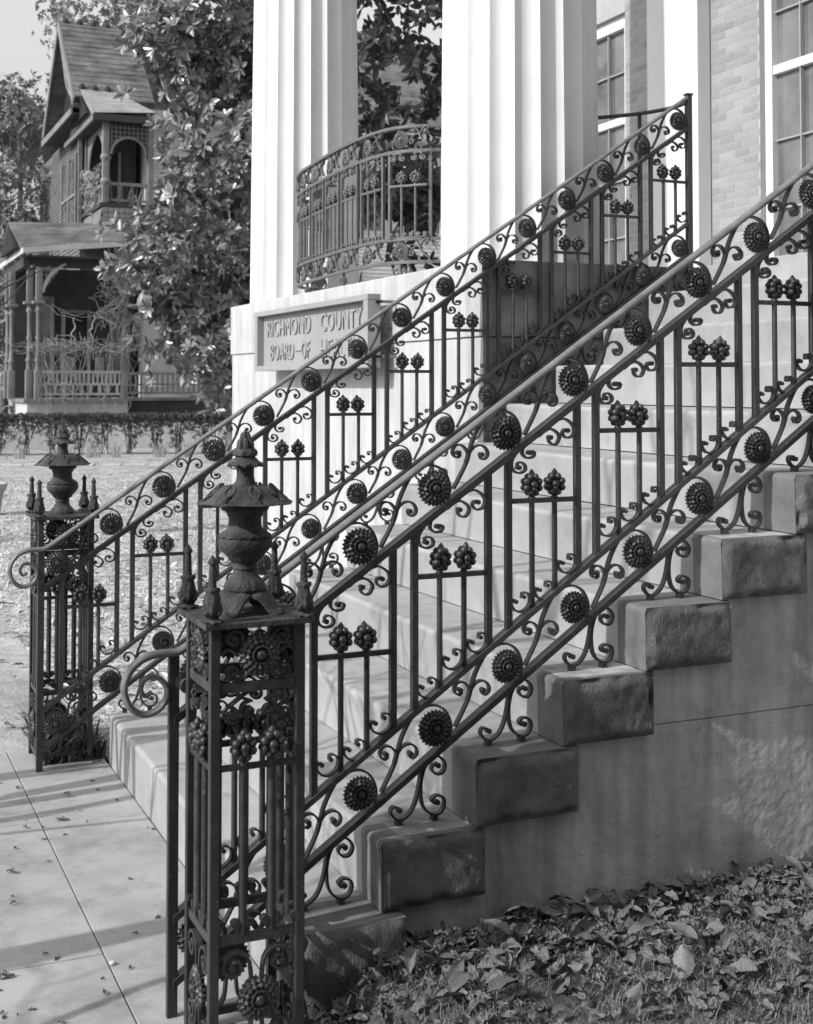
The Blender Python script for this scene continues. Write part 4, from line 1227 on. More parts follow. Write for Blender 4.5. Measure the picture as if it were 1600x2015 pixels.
# ================================================================== TREES
def rand_dir(rnd):
    z = rnd.uniform(-1, 1); a = rnd.uniform(0, 6.283); r_ = math.sqrt(1-z*z)
    return Vector((r_*math.cos(a), r_*math.sin(a), z))
def whorl(mb, p, axis, L, rnd, cnt=8):
    up = Vector((0,0,1))
    a = axis.normalized(); b = a.orthogonal().normalized(); c = a.cross(b)
    ph = rnd.uniform(0, 6.28)
    for k in range(cnt):
        w = ph+6.283*k/cnt+rnd.uniform(-0.2, 0.2)
        tilt = rnd.uniform(0.15, 0.75)
        d = ((b*math.cos(w)+c*math.sin(w))*(1-tilt*0.4)+a*tilt).normalized()
        leaf_at(mb, p+d*L*0.10, d, (a+rand_dir(rnd)*0.35).normalized(), L*rnd.uniform(0.6, 1.2), L*rnd.uniform(0.36, 0.50), L > 0.18)
def crown(ells, nclump, nper, L, seed, sig=0.33, cnt=8, shell=0.55):
    """ells: (centre, radii, weight). clumps of whorls in the outer part of the ellipsoids"""
    rnd = random.Random(seed); mb = MB(); tips = []
    tot = sum(e[2] for e in ells)
    for i in range(nclump):
        q = rnd.uniform(0, tot)
        for c, r_, w in ells:
            q -= w
            if q <= 0: break
        d = rand_dir(rnd); k = shell+(1-shell)*rnd.random()**0.6
        C = Vector(c)+Vector((d.x*r_[0], d.y*r_[1], d.z*r_[2]))*k
        out = Vector((d.x, d.y, d.z*0.6+0.25)).normalized()
        for j in range(nper):
            p = C+Vector((rnd.gauss(0, sig), rnd.gauss(0, sig), rnd.gauss(0, sig*0.8)))
            ax = (out+rand_dir(rnd)*0.75).normalized()
            whorl(mb, p, ax, L, rnd, cnt)
            tips.append((p, ax))
    return mb, tips
def trunk_mb(base, segs, seed):
    mb = MB()
    for path, r0, r1 in segs:
        P = cr(path, 5); n = len(P)
        mb.tube([(p[0]+0.02*nz3(p[2]*2, seed, i), p[1], p[2]) for i, p in enumerate(P)], [r0+(r1-r0)*i/(n-1) for i in range(n)], 8, up=(0.3,1,0.1))
    return mb
def tree(name, label, ells, trunk, nclump, nper, L, seed, leafm, group=None, sig=0.33, cnt=8, shell=0.55):
    base = trunk[0][0][0]
    root = thing(name, label, 'tree', base, 0, group)
    bl = Vector(base)
    tm = trunk_mb(base, trunk, seed); tm.v = [tuple(Vector(p)-bl) for p in tm.v]
    part('trunk', tm, 'bark', root, smooth=True)
    cm, tips = crown(ells, nclump, nper, L, seed, sig, cnt, shell); cm.v = [tuple(Vector(p)-bl) for p in cm.v]
    o = obj('crown', cm.raw('crown', leafm), root); o['kind'] = 'stuff'
    return root, tips
# magnolia left of the near column
magA, tipsA = tree('magnolia_tree', 'large glossy leaved magnolia between the dark house and the fluted columns',
    [((7.3, 25.2, 10.9), (2.6, 2.2, 2.9), 3.2), ((7.75, 25.2, 7.0), (2.05, 2.0, 2.6), 2.2), ((6.3, 24.8, 4.7), (2.0, 1.7, 1.1), 1.3), ((7.0, 25.2, 2.7), (1.75, 1.6, 1.7), 1.4), ((6.6, 25, 9.6), (1.9, 1.8, 0.8), 0.9), ((6.9, 25.0, 13.5), (2.2, 2.0, 2.0), 1.0)],
    [([(7.4, 25.4, GZ-0.05), (7.45, 25.4, 3.0), (7.3, 25.4, 7.0), (7.2, 25.3, 12.5)], 0.26, 0.06), ([(7.4, 25.4, 2.0), (6.4, 25.0, 3.6), (5.2, 24.6, 4.8)], 0.09, 0.02), ([(7.4, 25.4, 4.5), (6.6, 25.1, 6.8), (5.9, 24.8, 8.9)], 0.09, 0.02), ([(7.4, 25.4, 1.2), (6.7, 24.8, 1.8), (6.0, 24.4, 2.0)], 0.06, 0.02)],
    350, 8, 0.275, 11, 'magnolia')
lm = MB(); leaf_at(lm, Vector((0,0,0)), Vector((1,0,0)), Vector((0,0,1)), 0.25, 0.115, True)
lmm = lm.raw('leaf', 'magnolia_obj')
cpos = Vector(camo.location)
tp = sorted(tipsA, key=lambda q: (q[0]-cpos).length)[:60]
rnd = random.Random(3); bl = Vector(magA.location)
for p, ax in tp:
    for k in range(5):
        d = (rand_dir(rnd)+ax*0.9).normalized()
        o = obj('leaf', lmm, magA, p-bl+d*0.03); o.rotation_euler = d.to_track_quat('X', 'Z').to_euler()
# magnolia bough seen between the columns
magB, tipsB = tree('magnolia_tree', 'magnolia with shade-darkened leaves hanging between the two fluted columns',
    [((5.9, 12.6, 6.4), (1.5, 1.4, 1.4), 2.0), ((5.6, 12.6, 4.3), (1.1, 1.2, 0.9), 0.75), ((6.4, 12.8, 7.9), (1.6, 1.4, 1.4), 1.2), ((6.0, 12.8, 2.2), (1.0, 1.0, 1.0), 0.7)],
    [([(7.3, 13.4, GZ-0.05), (7.2, 13.4, 3.0), (7.0, 13.2, 6.0), (6.8, 13.0, 8.3)], 0.12, 0.04), ([(7.0, 13.2, 5.6), (6.2, 12.7, 6.1), (5.3, 12.4, 7.2)], 0.05, 0.015), ([(7.1, 13.3, 4.0), (6.2, 12.7, 4.9), (5.5, 12.5, 4.5)], 0.045, 0.012)],
    120, 7, 0.20, 17, 'magnolia_shaded', sig=0.26)
# trees behind the house
for nm, lab, c, r_, nc, seed in (
    ('leafy_tree', 'tall leafy tree rising behind the ridge of the dark house', (8.6, 46.0, 15.2), (3.0, 2.5, 2.6), 110, 31),
    ('leafy_tree', 'leafy tree left of the dark house with small pale leaves', (4.6, 46.0, 8.0), (2.2, 2.0, 2.6), 130, 32),
    ('leafy_tree', 'lower bushy tree beside the porch at the left', (3.6, 43.0, 4.2), (1.9, 2.0, 2.9), 120, 33),
    ('leafy_tree', 'small high leafy tree at the left of the steep gable', (5.2, 47.0, 12.2), (1.0, 1.2, 1.3), 26, 34)):
    tree(nm, lab, [(c, r_, 1.0)], [([(c[0], c[1], GZ-0.05), (c[0]+0.1, c[1], c[2]*0.5), (c[0], c[1], c[2]+r_[2]*0.5)], 0.2, 0.05)], nc, 7, 0.20, seed, 'oak', group='leafy trees behind the dark house', sig=0.35, cnt=7, shell=0.3)
# bare tree far left
def bare(name, label, base, h, seed, r0, depth=5, spread=0.55, group=None, nb=3):
    rnd = random.Random(seed); mb = MB()
    def grow(p, d, l, r_, k):
        q = p+d*l; m = p.lerp(q, 0.5)+rand_dir(rnd)*l*0.06
        mb.tube([tuple(p), tuple(m), tuple(q)], [r_, r_*0.86, r_*0.70], 6 if k > 2 else 4, up=(0.2,1,0.3))
        if k == 0: return
        for i in range(nb if k > 1 else 2):
            nd = (d+rand_dir(rnd)*spread+Vector((0,0,0.12))).normalized()
            grow(q if i else p.lerp(q, rnd.uniform(0.6, 1)), nd, l*rnd.uniform(0.62, 0.86), r_*0.62, k-1)
    grow(Vector((0,0,-0.1)), Vector((rnd.uniform(-.04,.04), rnd.uniform(-.04,.04), 1)).normalized(), h*0.34, r0, depth)
    root = thing(name, label, 'tree', base, 0, group)
    part('trunk', mb, 'bark', root)
    return root
bare('bare_tree', 'bare twiggy tree against the pale sky at the far left', (3.2, 58, GZ), 15, 41, 0.16, 6)
# street trees out of the picture to the left: they dapple the pavement, house and lawn
bare('bare_tree', 'slender bare unseen sapling added left of the stairs for its shadow strip', (-2.7, 1.66, GZ), 4.2, 43, 0.035, 3, 0.5, nb=2)  # unseen sapling and the row below are added only for shadow strips
for i, (x, y, r0, h) in enumerate(((-1.9, 1.90, 0.058, 5.2), (-2.05, 2.06, 0.045, 4.6), (-1.8, 1.76, 0.026, 3.6), (-2.6, 2.28, 0.055, 5.0))):
    bare('bare_tree', 'bare slim unseen tree added to cast a shadow strip, %s of a close row' % ('first', 'second', 'third', 'fourth')[i], (x, y, GZ), h, 143+i, r0, 2, 0.35, group='slim unseen shadow-casting trees in a close row', nb=2)
bare('bare_tree', 'slim bare street tree by the kerb in front of the nearer post', (-3.0, 0.26, GZ), 7.5, 44, 0.075, 3, 0.4, nb=2)
bare('bare_tree', 'branching bare street tree by the kerb nearest the photographer', (-2.4, -0.18, GZ), 3.2, 46, 0.035, 5, 0.8)
tree('street_tree', 'broad leafy street tree shading the lawn left of the portico',
    [((-6.0, 11.2, 12.2), (2.6, 3.2, 2.3), 1.0)], [([(-6, 11.2, GZ), (-6.1, 11.2, 5), (-6, 11.2, 12)], 0.28, 0.08)], 150, 7, 0.2, 51, 'oak', sig=0.4, cnt=7, shell=0.2)

# unseen evergreen mass added behind the camera to cut sky light on the side wall
sc_o = thing('sky_light_blocker', 'unseen tall evergreen mass added behind the camera to block sky light', 'hedge', (1.0, -4.9, GZ))
rnd = random.Random(61); em_ = MB()
for i in range(8200):
    x = rnd.uniform(-4.6, 3.2); z = rnd.uniform(0.0, 5.2); y = rnd.gauss(0, 0.45) if z > 4.4 else -0.35+abs(rnd.gauss(0, 0.42))
    if i < 2300:      # return along the street side
        x, y = -4.3+rnd.gauss(0, 0.35), rnd.uniform(-0.4, 2.4)
    whorl(em_, Vector((x, y, z)), (rand_dir(rnd)+Vector((0, 0.6, 0.3))).normalized(), 0.24, rnd, 6)
o = obj('foliage', em_.raw('foliage', 'magnolia_shaded'), sc_o); o['kind'] = 'stuff'
for x in (-4.0, -2.6, -1.2, 0.2, 1.6, 2.8):
    part('trunk', MB().tube([(x, -0.2, 0), (x+0.1, -0.25, 2.4), (x, -0.2, 4.8)], [0.10, 0.08, 0.03], 8), 'bark', sc_o, smooth=True)

# ================================================================== DARK VICTORIAN HOUSE
house = thing('victorian_house', 'dark Victorian house with a steep gable, arched balcony and vine grown porch', 'house', (4.0, 34.0, GZ))
hl = Vector(house.location)
def hp(name, mb, m, par=None, smooth=False, label=None, kind=None):
    mb.v = [tuple(Vector(p)-hl) for p in mb.v]
    return part(name, mb, m, par or house, smooth=smooth, label=label, kind=kind)
# body
hp('wall', MB().box(6.0, 7.75, 38.2, 47.0, GZ-0.1, 9.9), 'clap')
cb = MB()
for i in range(36):
    z = 5.6+i*0.12
    cb.add([(5.97, 38.2, z), (5.97, 44, z), (5.998, 44, z+0.12), (5.998, 38.2, z+0.12)], [(0,1,2,3)])
    cb.add([(5.97, 38.2, z), (5.97, 44, z), (5.998, 44, z), (5.998, 38.2, z)], [(3,2,1,0)])
hp('clapboards', cb, 'clap', kind='stuff')
# main steep roof (slope to -y) and its recessed dark gable
rf_ = MB().prism([(36.2, 10.42), (36.4, 10.28), (39.3, 13.30), (42.2, 10.28), (42.4, 10.42), (39.3, 13.52)], 'x', 5.46, 7.9)
for i in range(15):        # shingle courses
    t0 = i/15; y0 = 36.2+3.1*t0; z0 = 10.42+3.10*t0
    rf_.add([(5.46, y0, z0+0.035), (7.9, y0, z0+0.035), (7.9, y0+0.2066, z0+0.2066+0.008), (5.46, y0+0.2066, z0+0.2066+0.008), (5.46, y0, z0), (7.9, y0, z0)], [(0,1,2,3), (4,5,1,0)])
hp('roof', rf_, 'roof')
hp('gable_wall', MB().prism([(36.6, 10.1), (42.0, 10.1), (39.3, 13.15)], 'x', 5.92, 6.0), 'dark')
hp('bargeboard', MB().prism([(36.15, 10.38), (36.3, 10.12), (39.3, 13.18), (42.3, 10.12), (42.45, 10.38), (39.3, 13.56)], 'x', 5.40, 5.455), 'trim')
hp('gable_bracket', MB().tube([(5.5, 36.9, 10.5), (5.5, 37.9, 11.1), (5.5, 38.7, 12.2), (5.5, 39.2, 12.8)], 0.05, 6), 'trim')
for i in range(5):
    hp('ridge_crest', MB().lathe([(0.10, 0), (0.11, 0.08), (0.07, 0.16), (0.0, 0.2)], 8, (5.65+i*0.45, 39.3, 13.48)), 'trim_dark')
# deep eave on the street side
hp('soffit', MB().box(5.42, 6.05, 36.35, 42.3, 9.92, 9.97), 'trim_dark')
hp('fascia', MB().box(5.36, 5.415, 36.3, 42.35, 9.90, 10.10), 'trim')
hp('pent_roof', MB().prism([(5.36, 10.105), (6.0, 10.5), (6.0, 10.105)], 'y', 36.3, 42.35), 'roof')
# turret balcony
hp('balcony_roof', MB().add([(5.80, 34.9, 9.72), (7.65, 34.9, 9.86), (7.65, 38.5, 9.86), (5.80, 39.2, 9.72), (5.66, 36.5, 10.75), (6.7, 36.6, 10.80)], [(0,1,5,4), (1,2,5), (2,3,4,5), (3,0,4), (0,3,2,1)]), 'roof_lit')
for x in (5.72, 6.1, 6.5): hp('ridge_crest', MB().lathe([(0.09, 0), (0.11, 0.08), (0.07, 0.17), (0.0, 0.2)], 8, (x, 36.52, 10.72)), 'trim_dark')
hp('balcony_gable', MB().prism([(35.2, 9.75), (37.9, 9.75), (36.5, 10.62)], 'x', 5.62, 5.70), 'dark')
hp('balcony_fascia', MB().box(5.78, 7.7, 34.86, 34.93, 9.50, 9.70), 'trim_dark')
hp('balcony_fascia', MB().box(5.76, 5.83, 34.935, 40.0, 9.50, 9.68), 'trim')
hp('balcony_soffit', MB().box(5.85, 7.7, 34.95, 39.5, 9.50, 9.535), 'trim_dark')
hp('balcony_floor', MB().box(6.02, 7.7, 35.0, 38.19, 6.96, 7.08), 'trim_dark')
bf = MB().bbox(6.10, 6.30, 35.05, 35.25, 7.08, 9.5, 0.02); bf.box(6.16, 6.24, 35.10, 35.2, 8.0, 9.5)
for z in (8.45, 7.72): bf.lathe([(0.13, z-0.1), (0.17, z), (0.13, z+0.1)], 10, (6.2, 35.15, 0))
hp('balcony_post', bf, 'trim', smooth=40)
hp('balcony_post', MB().bbox(7.45, 7.62, 35.05, 35.25, 7.08, 9.5, 0.02), 'trim')
hp('balcony_post', MB().bbox(6.10, 6.28, 38.0, 38.19, 7.08, 9.5, 0.02), 'trim')
hp('balcony_back', MB().box(6.31, 7.7, 37.9, 37.96, 7.08, 9.5), 'trim_dark')
hp('balcony_door', MB().box(6.7, 7.1, 37.84, 37.89, 7.08, 9.0), 'dark')
hp('door_frame', MB().box(6.6, 6.69, 37.82, 37.89, 7.08, 9.1), 'trim')
hp('door_frame', MB().box(7.11, 7.2, 37.82, 37.89, 7.08, 9.1), 'trim')
def arch_screen(x0, x1, y, zs, zt, rad, zc, n=24):
    """spandrel panel above a round arch, in an x-z plane"""
    mb = MB(); cx = (x0+x1)/2
    front = []
    for i in range(n+1):
        a = math.pi-math.pi*i/n
        front.append((cx+rad*math.cos(a), zc+rad*math.sin(a)))
    poly = [(x0, zs)]+[(x0, zt), (x1, zt), (x1, zs)]+[(p[0], p[1]) for p in reversed(front)]
    return mb.prism(poly, 'y', y, y+0.05)
hp('arch_panel', arch_screen(6.31, 7.44, 35.1, 8.45, 9.48, 0.52, 8.55), 'trim_dark')
hp('arch_ring', MB().tube([(6.875+0.52*math.cos(math.pi*i/20), 35.08, 8.55+0.52*math.sin(math.pi*i/20)) for i in range(21)], 0.045, 6), 'trim')
sa = arch_screen(35.27, 37.98, 0, 8.1, 9.48, 1.22, 8.15); sa.v = [(6.18+p[1], p[0], p[2]) for p in sa.v]
hp('arch_panel', sa, 'trim')
lt_ = MB()
for i in range(9):
    x = 6.36+i*0.13; zb = 8.55+math.sqrt(max(0, 0.56**2-(x-6.875)**2)) if abs(x-6.875) < 0.55 else 8.45
    lt_.box(x-0.012, x+0.012, 35.05, 35.10, zb, 9.46)
for i in range(7):
    z = 8.52+i*0.14; hx = math.sqrt(max(0, 0.56**2-(z-8.55)**2)) if z < 9.1 else 0
    lt_.box(6.32, 6.875-hx, 35.05, 35.10, z-0.012, z+0.012); lt_.box(6.875+hx, 7.43, 35.05, 35.10, z-0.012, z+0.012)
hp('spandrel_lattice', lt_, 'trim', kind='stuff')
br_ = MB(); br_.box(6.31, 7.44, 35.1, 35.18, 7.62, 7.72); br_.box(6.31, 7.44, 35.1, 35.18, 7.14, 7.22)
br_.box(6.16, 6.24, 35.27, 37.98, 7.62, 7.72); br_.box(6.16, 6.24, 35.27, 37.98, 7.14, 7.22)
hp('balcony_rail', br_, 'trim')
for i in range(7):
    x = 6.38+i*0.16; hp('baluster', MB().tube([(x, 35.14, 7.22), (x+(0.14 if i % 2 else -0.02), 35.14, 7.62)], 0.022, 5), 'trim')
for i in range(13):
    y = 35.38+i*0.20; hp('baluster', MB().tube([(6.2, y, 7.22), (6.2, y+(0.12 if i % 2 else -0.04), 7.62)], 0.022, 5), 'trim')
# flared shingle skirt: rows of round-ended shingles
sh = MB()
for r_ in range(6):
    z1 = 6.94-r_*0.145; fl_ = 0.020*r_*r_*0.5
    off = 0.09*(r_ % 2)
    y = 34.99-0.012*r_; x_l = 6.08-0.03*r_
    for i in range(11):
        x = x_l+off*0.5+i*0.165
        sh.add([(x+0.004, y-0.012, z1-0.13), (x+0.08, y-0.016, z1-0.16), (x+0.156, y-0.012, z1-0.13), (x+0.156, y+0.01, z1), (x+0.004, y+0.01, z1), ], [(0,1,2,3,4)])
    for i in range(19):
        yy = y+off*0.5+i*0.17
        sh.add([(x_l-0.012, yy+0.004, z1-0.13), (x_l-0.016, yy+0.08, z1-0.16), (x_l-0.012, yy+0.160, z1-0.13), (x_l+0.01, yy+0.160, z1), (x_l+0.01, yy+0.004, z1)], [(0,1,2,3,4)])
hp('skirt_shingles', sh, 'trim', kind='stuff')
hp('balcony_base', MB().prism([(6.13, 6.95), (7.7, 6.95), (7.8, 6.08), (5.99, 6.08)], 'y', 35.02, 38.19), 'clap')
# tall window on the street side
wi = hp('window', MB().box(5.952, 5.968, 38.75, 41.4, 6.70, 9.0), 'glass')
for a_ in ((38.62, 38.76), (40.0, 40.14), (41.38, 41.52)):
    hp('window_frame', MB().box(5.90, 5.951, a_[0], a_[1], 6.6, 9.15), 'trim', wi)
hp('window_frame', MB().box(5.905, 5.951, 38.77, 41.37, 7.78, 7.88), 'trim', wi)
hp('corner_board', MB().box(5.90, 6.02, 38.05, 38.19, 6.0, 9.9), 'trim')
# porch
hp('porch_roof', MB().add([(3.62, 33.5, 5.50), (6.5, 33.5, 5.82), (7.6, 33.5, 5.82), (3.62, 38.9, 5.50), (3.45, 35.5, 6.42), (5.8, 35.5, 6.50), (5.8, 36.4, 6.50), (7.6, 36.4, 6.50)], [(0,1,5,4), (1,2,7,6,5), (0,4,3), (4,5,6,3)]), 'roof')
hp('porch_gable', MB().prism([(34.0, 5.52), (37.2, 5.52), (35.5, 6.36)], 'x', 3.46, 3.56), 'dark')
hp('porch_fascia', MB().add([(3.63, 33.46, 5.34), (6.5, 33.46, 5.64), (6.5, 33.46, 5.80), (3.63, 33.46, 5.49), (3.60, 39.0, 5.30), (3.60, 39.0, 5.46), (3.66, 33.5, 5.33), (6.5, 33.52, 5.64)], [(0,1,2,3), (0,3,5,4), (0,1,7,6)]).box(6.5, 7.6, 33.46, 33.5, 5.64, 5.80), 'trim_pale')
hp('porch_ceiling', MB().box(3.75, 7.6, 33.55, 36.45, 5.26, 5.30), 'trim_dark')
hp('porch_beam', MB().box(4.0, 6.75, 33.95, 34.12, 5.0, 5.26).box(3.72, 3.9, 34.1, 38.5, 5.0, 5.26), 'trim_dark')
def post(x, y):
    mb = MB(); mb.bbox(x-0.10, x+0.10, y-0.1, y+0.1, 1.26, 2.10, 0.01)
    mb.lathe([(0.085, 2.10), (0.075, 2.3), (0.11, 2.36), (0.07, 2.45), (0.055, 2.9), (0.085, 3.0), (0.06, 3.1), (0.065, 3.7), (0.10, 3.78), (0.06, 3.86), (0.09, 3.95)], 10, (x, y, 0))
    mb.bbox(x-0.17, x+0.17, y-0.17, y+0.17, 3.96, 4.04, 0.01); mb.bbox(x-0.085, x+0.085, y-0.085, y+0.085, 4.04, 5.0, 0.008)
    hp('porch_post', mb, 'trim', smooth=40)
for x, y in ((4.14, 34.0), (3.94, 34.35), (3.66, 36.0), (3.62, 36.6), (6.56, 34.0)): post(x, y)
hp('arch_rib', MB().tube([(5.36+1.14*math.cos(math.pi*(0.06+0.30*i/10)), 34.0, 4.08+1.14*math.sin(math.pi*(0.06+0.30*i/10))) for i in range(11)], 0.06, 6), 'trim_pale')
hp('arch_rib', MB().tube([(5.36+1.14*math.cos(math.pi*(0.64+0.30*i/10)), 34.0, 4.08+1.14*math.sin(math.pi*(0.64+0.30*i/10))) for i in range(11)], 0.06, 6), 'trim_pale')
lat = MB()
for i in range(6):
    for s_, xb in ((1, 4.24), (-1, 6.46)):
        lat.tube([(xb, 34.02, 4.35+i*0.14), (xb+s_*(0.08+0.09*i), 34.02, 4.35+i*0.14+0.02)], 0.014, 4)
        lat.tube([(xb+s_*0.1*i, 34.02, 5.0), (xb+s_*0.1*i, 34.02, 4.30+0.13*i)], 0.014, 4)
hp('spandrel_lattice', lat, 'trim_pale')
rlm = MB()
for z0, z1 in ((2.00, 2.08), (1.66, 1.72), (1.38, 1.44)): rlm.box(4.24, 6.46, 33.96, 34.04, z0, z1)
hp('porch_rail', rlm, 'trim_pale')
for i in range(9):
    x = 4.36+i*0.25; hp('baluster', MB().box(x-0.035, x+0.035, 33.97, 34.03, 1.44, 1.66), 'trim_pale')
for i in range(18):
    x = 4.30+i*0.125; hp('baluster', MB().box(x-0.024, x+0.024, 33.97, 34.03, 1.72, 2.00), 'trim_pale')
r2_ = MB()
for z0, z1 in ((1.97, 2.05), (1.66, 1.71), (1.40, 1.46)): r2_.box(6.7, 10.6, 34.96, 35.04, z0, z1)
hp('porch_rail', r2_, 'trim')
for i in range(24):
    x = 6.8+i*0.16; hp('baluster', MB().box(x-0.022, x+0.022, 34.97, 35.03, 1.46, 1.97), 'trim')
hp('porch_floor', MB().box(3.75, 6.7, 33.9, 37.5, 1.18, 1.27).box(6.7, 11.0, 34.9, 36.5, 1.20, 1.29), 'trim')
hp('porch_base', MB().box(3.85, 6.66, 34.0, 36.5, GZ-0.05, 1.18), 'trim_pale')
hp('porch_base', MB().box(6.66, 11.0, 34.95, 36.5, GZ-0.05, 1.19), 'trim_dark')
hp('porch_wall', MB().box(3.9, 7.6, 37.5, 37.55, 1.27, 5.26), 'trim_dark')
for x0, x1, zt in ((4.4, 5.0, 4.3), (6.9, 7.35, 3.9)):
    pw_ = hp('window', MB().box(x0, x1, 37.46, 37.48, 1.9, zt), 'glass')
    hp('window_frame', MB().box(x0-0.1, x0, 37.42, 37.48, 1.8, zt+0.1), 'trim', pw_); hp('window_frame', MB().box(x1, x1+0.1, 37.42, 37.48, 1.8, zt+0.1), 'trim', pw_); hp('window_frame', MB().box(x0, x1, 37.43, 37.48, zt, zt+0.1), 'trim', pw_)
hp('door', MB().box(5.45, 6.1, 37.44, 37.49, 1.27, 3.9), 'dark')
hp('door_frame', MB().box(5.33, 5.44, 37.42, 37.49, 1.27, 4.0), 'trim'); hp('door_frame', MB().box(6.11, 6.22, 37.42, 37.49, 1.27, 4.0), 'trim'); hp('door_frame', MB().box(5.45, 6.10, 37.43, 37.49, 3.91, 4.0), 'trim')
for x0, x1 in ((5.05, 5.4), (6.0, 6.25)): hp('porch_chair', MB().box(x0, x1, 35.36, 35.43, 1.9, 2.5).box(x0, x1, 34.95, 35.4, 1.68, 1.74).box(x0, x0+0.05, 34.95, 35.0, 1.27, 1.7).box(x1-0.05, x1, 34.95, 35.0, 1.27, 1.7), 'trim')
# bare vines over the porch
rnd = random.Random(77); vm = MB()
def wig(a, b, n=8, amp=0.18):
    A, B = Vector(a), Vector(b); out = []
    for i in range(n+1):
        t = i/n; p = A.lerp(B, t)
        out.append(tuple(p+Vector((rnd.gauss(0, amp), rnd.gauss(0, amp*0.4), rnd.gauss(0, amp)))*math.sin(math.pi*t)**0.5))
    return cr(out, 3)
for i in range(64):
    x = rnd.uniform(4.0, 6.5); vm.tube(wig((x, 33.85, rnd.uniform(2.6, 2.95)), (x+rnd.uniform(-1.4, 1.4), 33.85, rnd.uniform(2.5, 2.95)), 7, 0.12), rnd.uniform(0.004, 0.012), 4)
for i in range(36):
    x = rnd.uniform(4.1, 6.6); vm.tube(wig((x, 33.85, GZ+0.6), (x+rnd.uniform(-0.4, 0.4), 33.85, rnd.uniform(2.5, 3.2)), 8, 0.12), rnd.uniform(0.004, 0.009), 4)
for i in range(16):
    a = rnd.uniform(math.pi*1.05, math.pi*1.95); a2 = a+rnd.uniform(0.5, 1.2); q = rnd.uniform(0.95, 1.15)
    vm.tube([(5.36+q*1.1*math.cos(a+(a2-a)*t/8)+rnd.gauss(0, .03), 33.84, 4.55+q*0.9*math.sin(a+(a2-a)*t/8)+rnd.gauss(0, .03)) for t in range(9)], rnd.uniform(0.005, 0.013), 4)
for i in range(22):
    vm.tube(wig((rnd.uniform(5.9, 6.7), 33.85, rnd.uniform(3.2, 5.0)), (rnd.uniform(5.6, 7.2), 33.85, rnd.uniform(2.8, 5.2)), 7, 0.22), rnd.uniform(0.004, 0.010), 4)
vm.tube(wig((5.65, 33.86, 3.7), (5.58, 33.86, 2.6), 8, 0.07), 0.020, 5); vm.tube(wig((5.1, 33.86, 3.6), (5.12, 33.86, 2.6), 8, 0.05), 0.018, 5)
v_o = obj('bare_vine', vm.mesh('bare_vine', 'vine')); tag(v_o, 'tangled leafless vine hanging across the arched porch of the dark house', 'vine')
# flowering shrub on the balcony
fm_, _ = crown([((6.05, 36.6, 7.95), (0.25, 0.55, 0.40), 1), ((6.08, 36.6, 7.3), (0.2, 0.45, 0.5), 0.8)], 70, 5, 0.08, 91, 0.08, 6, 0.2)
o = obj('potted_shrub', fm_.raw('potted_shrub', 'iris')); tag(o, 'pale leafy potted shrub on the front corner of the balcony', 'shrub')

# ------------------------------------------------------------------ white clapboard house behind, and the pale one far left
wh = thing('white_house', 'white clapboard house seen through the magnolia and between the columns', 'house', (8.2, 38, GZ))
hl = Vector(wh.location)
def wp(name, mb, m, kind=None):
    mb.v = [tuple(Vector(p)-hl) for p in mb.v]
    return part(name, mb, m, wh, kind=kind)
wp('wall', MB().box(7.9, 22.0, 37.5, 48.0, GZ-0.1, 10.4), 'siding')
cb = MB()
for i in range(66):
    z = 1.6+i*0.135
    cb.add([(7.9, 37.475, z), (22, 37.475, z), (22, 37.499, z+0.135), (7.9, 37.499, z+0.135)], [(0,1,2,3)])
    cb.add([(7.9, 37.475, z), (22, 37.475, z), (22, 37.499, z), (7.9, 37.499, z)], [(0,3,2,1)])
wp('siding_boards', cb, 'siding', 'stuff')
wp('roof', MB().prism([(36.9, 10.4), (37.1, 10.25), (42.5, 14.8), (48.4, 10.3), (48.5, 10.5), (42.5, 15.1)], 'x', 8.6, 22.3), 'roof')
wp('eave_board', MB().box(7.6, 22.2, 36.95, 37.45, 10.1, 10.38), 'white')
for x in (15.6, 17.8, 20.2):
    for z in (2.8, 7.0):
        wp('window', MB().box(x-0.5, x+0.5, 37.44, 37.47, z, z+1.9), 'glass')
        wp('window_frame', MB().box(x-0.62, x-0.5, 37.40, 37.46, z-0.1, z+2.0).box(x+0.5, x+0.62, 37.40, 37.46, z-0.1, z+2.0).box(x-0.5, x+0.5, 37.40, 37.46, z+1.9, z+2.0), 'white')
ph_ = thing('pale_house', 'pale gabled house half hidden by trees at the far left', 'house', (4.0, 62, GZ))
hl = Vector(ph_.location)
def pp(name, mb, m):
    mb.v = [tuple(Vector(p)-hl) for p in mb.v]
    return part(name, mb, m, ph_)
pp('wall', MB().box(0.0, 6.6, 62, 74, GZ-0.1, 11.8), 'siding')
pp('roof', MB().prism([(-0.6, 11.5), (-0.4, 11.3), (6.3, 16.2), (13.0, 11.3), (13.2, 11.5), (6.3, 16.5)], 'y', 61.4, 74.5), 'roof')

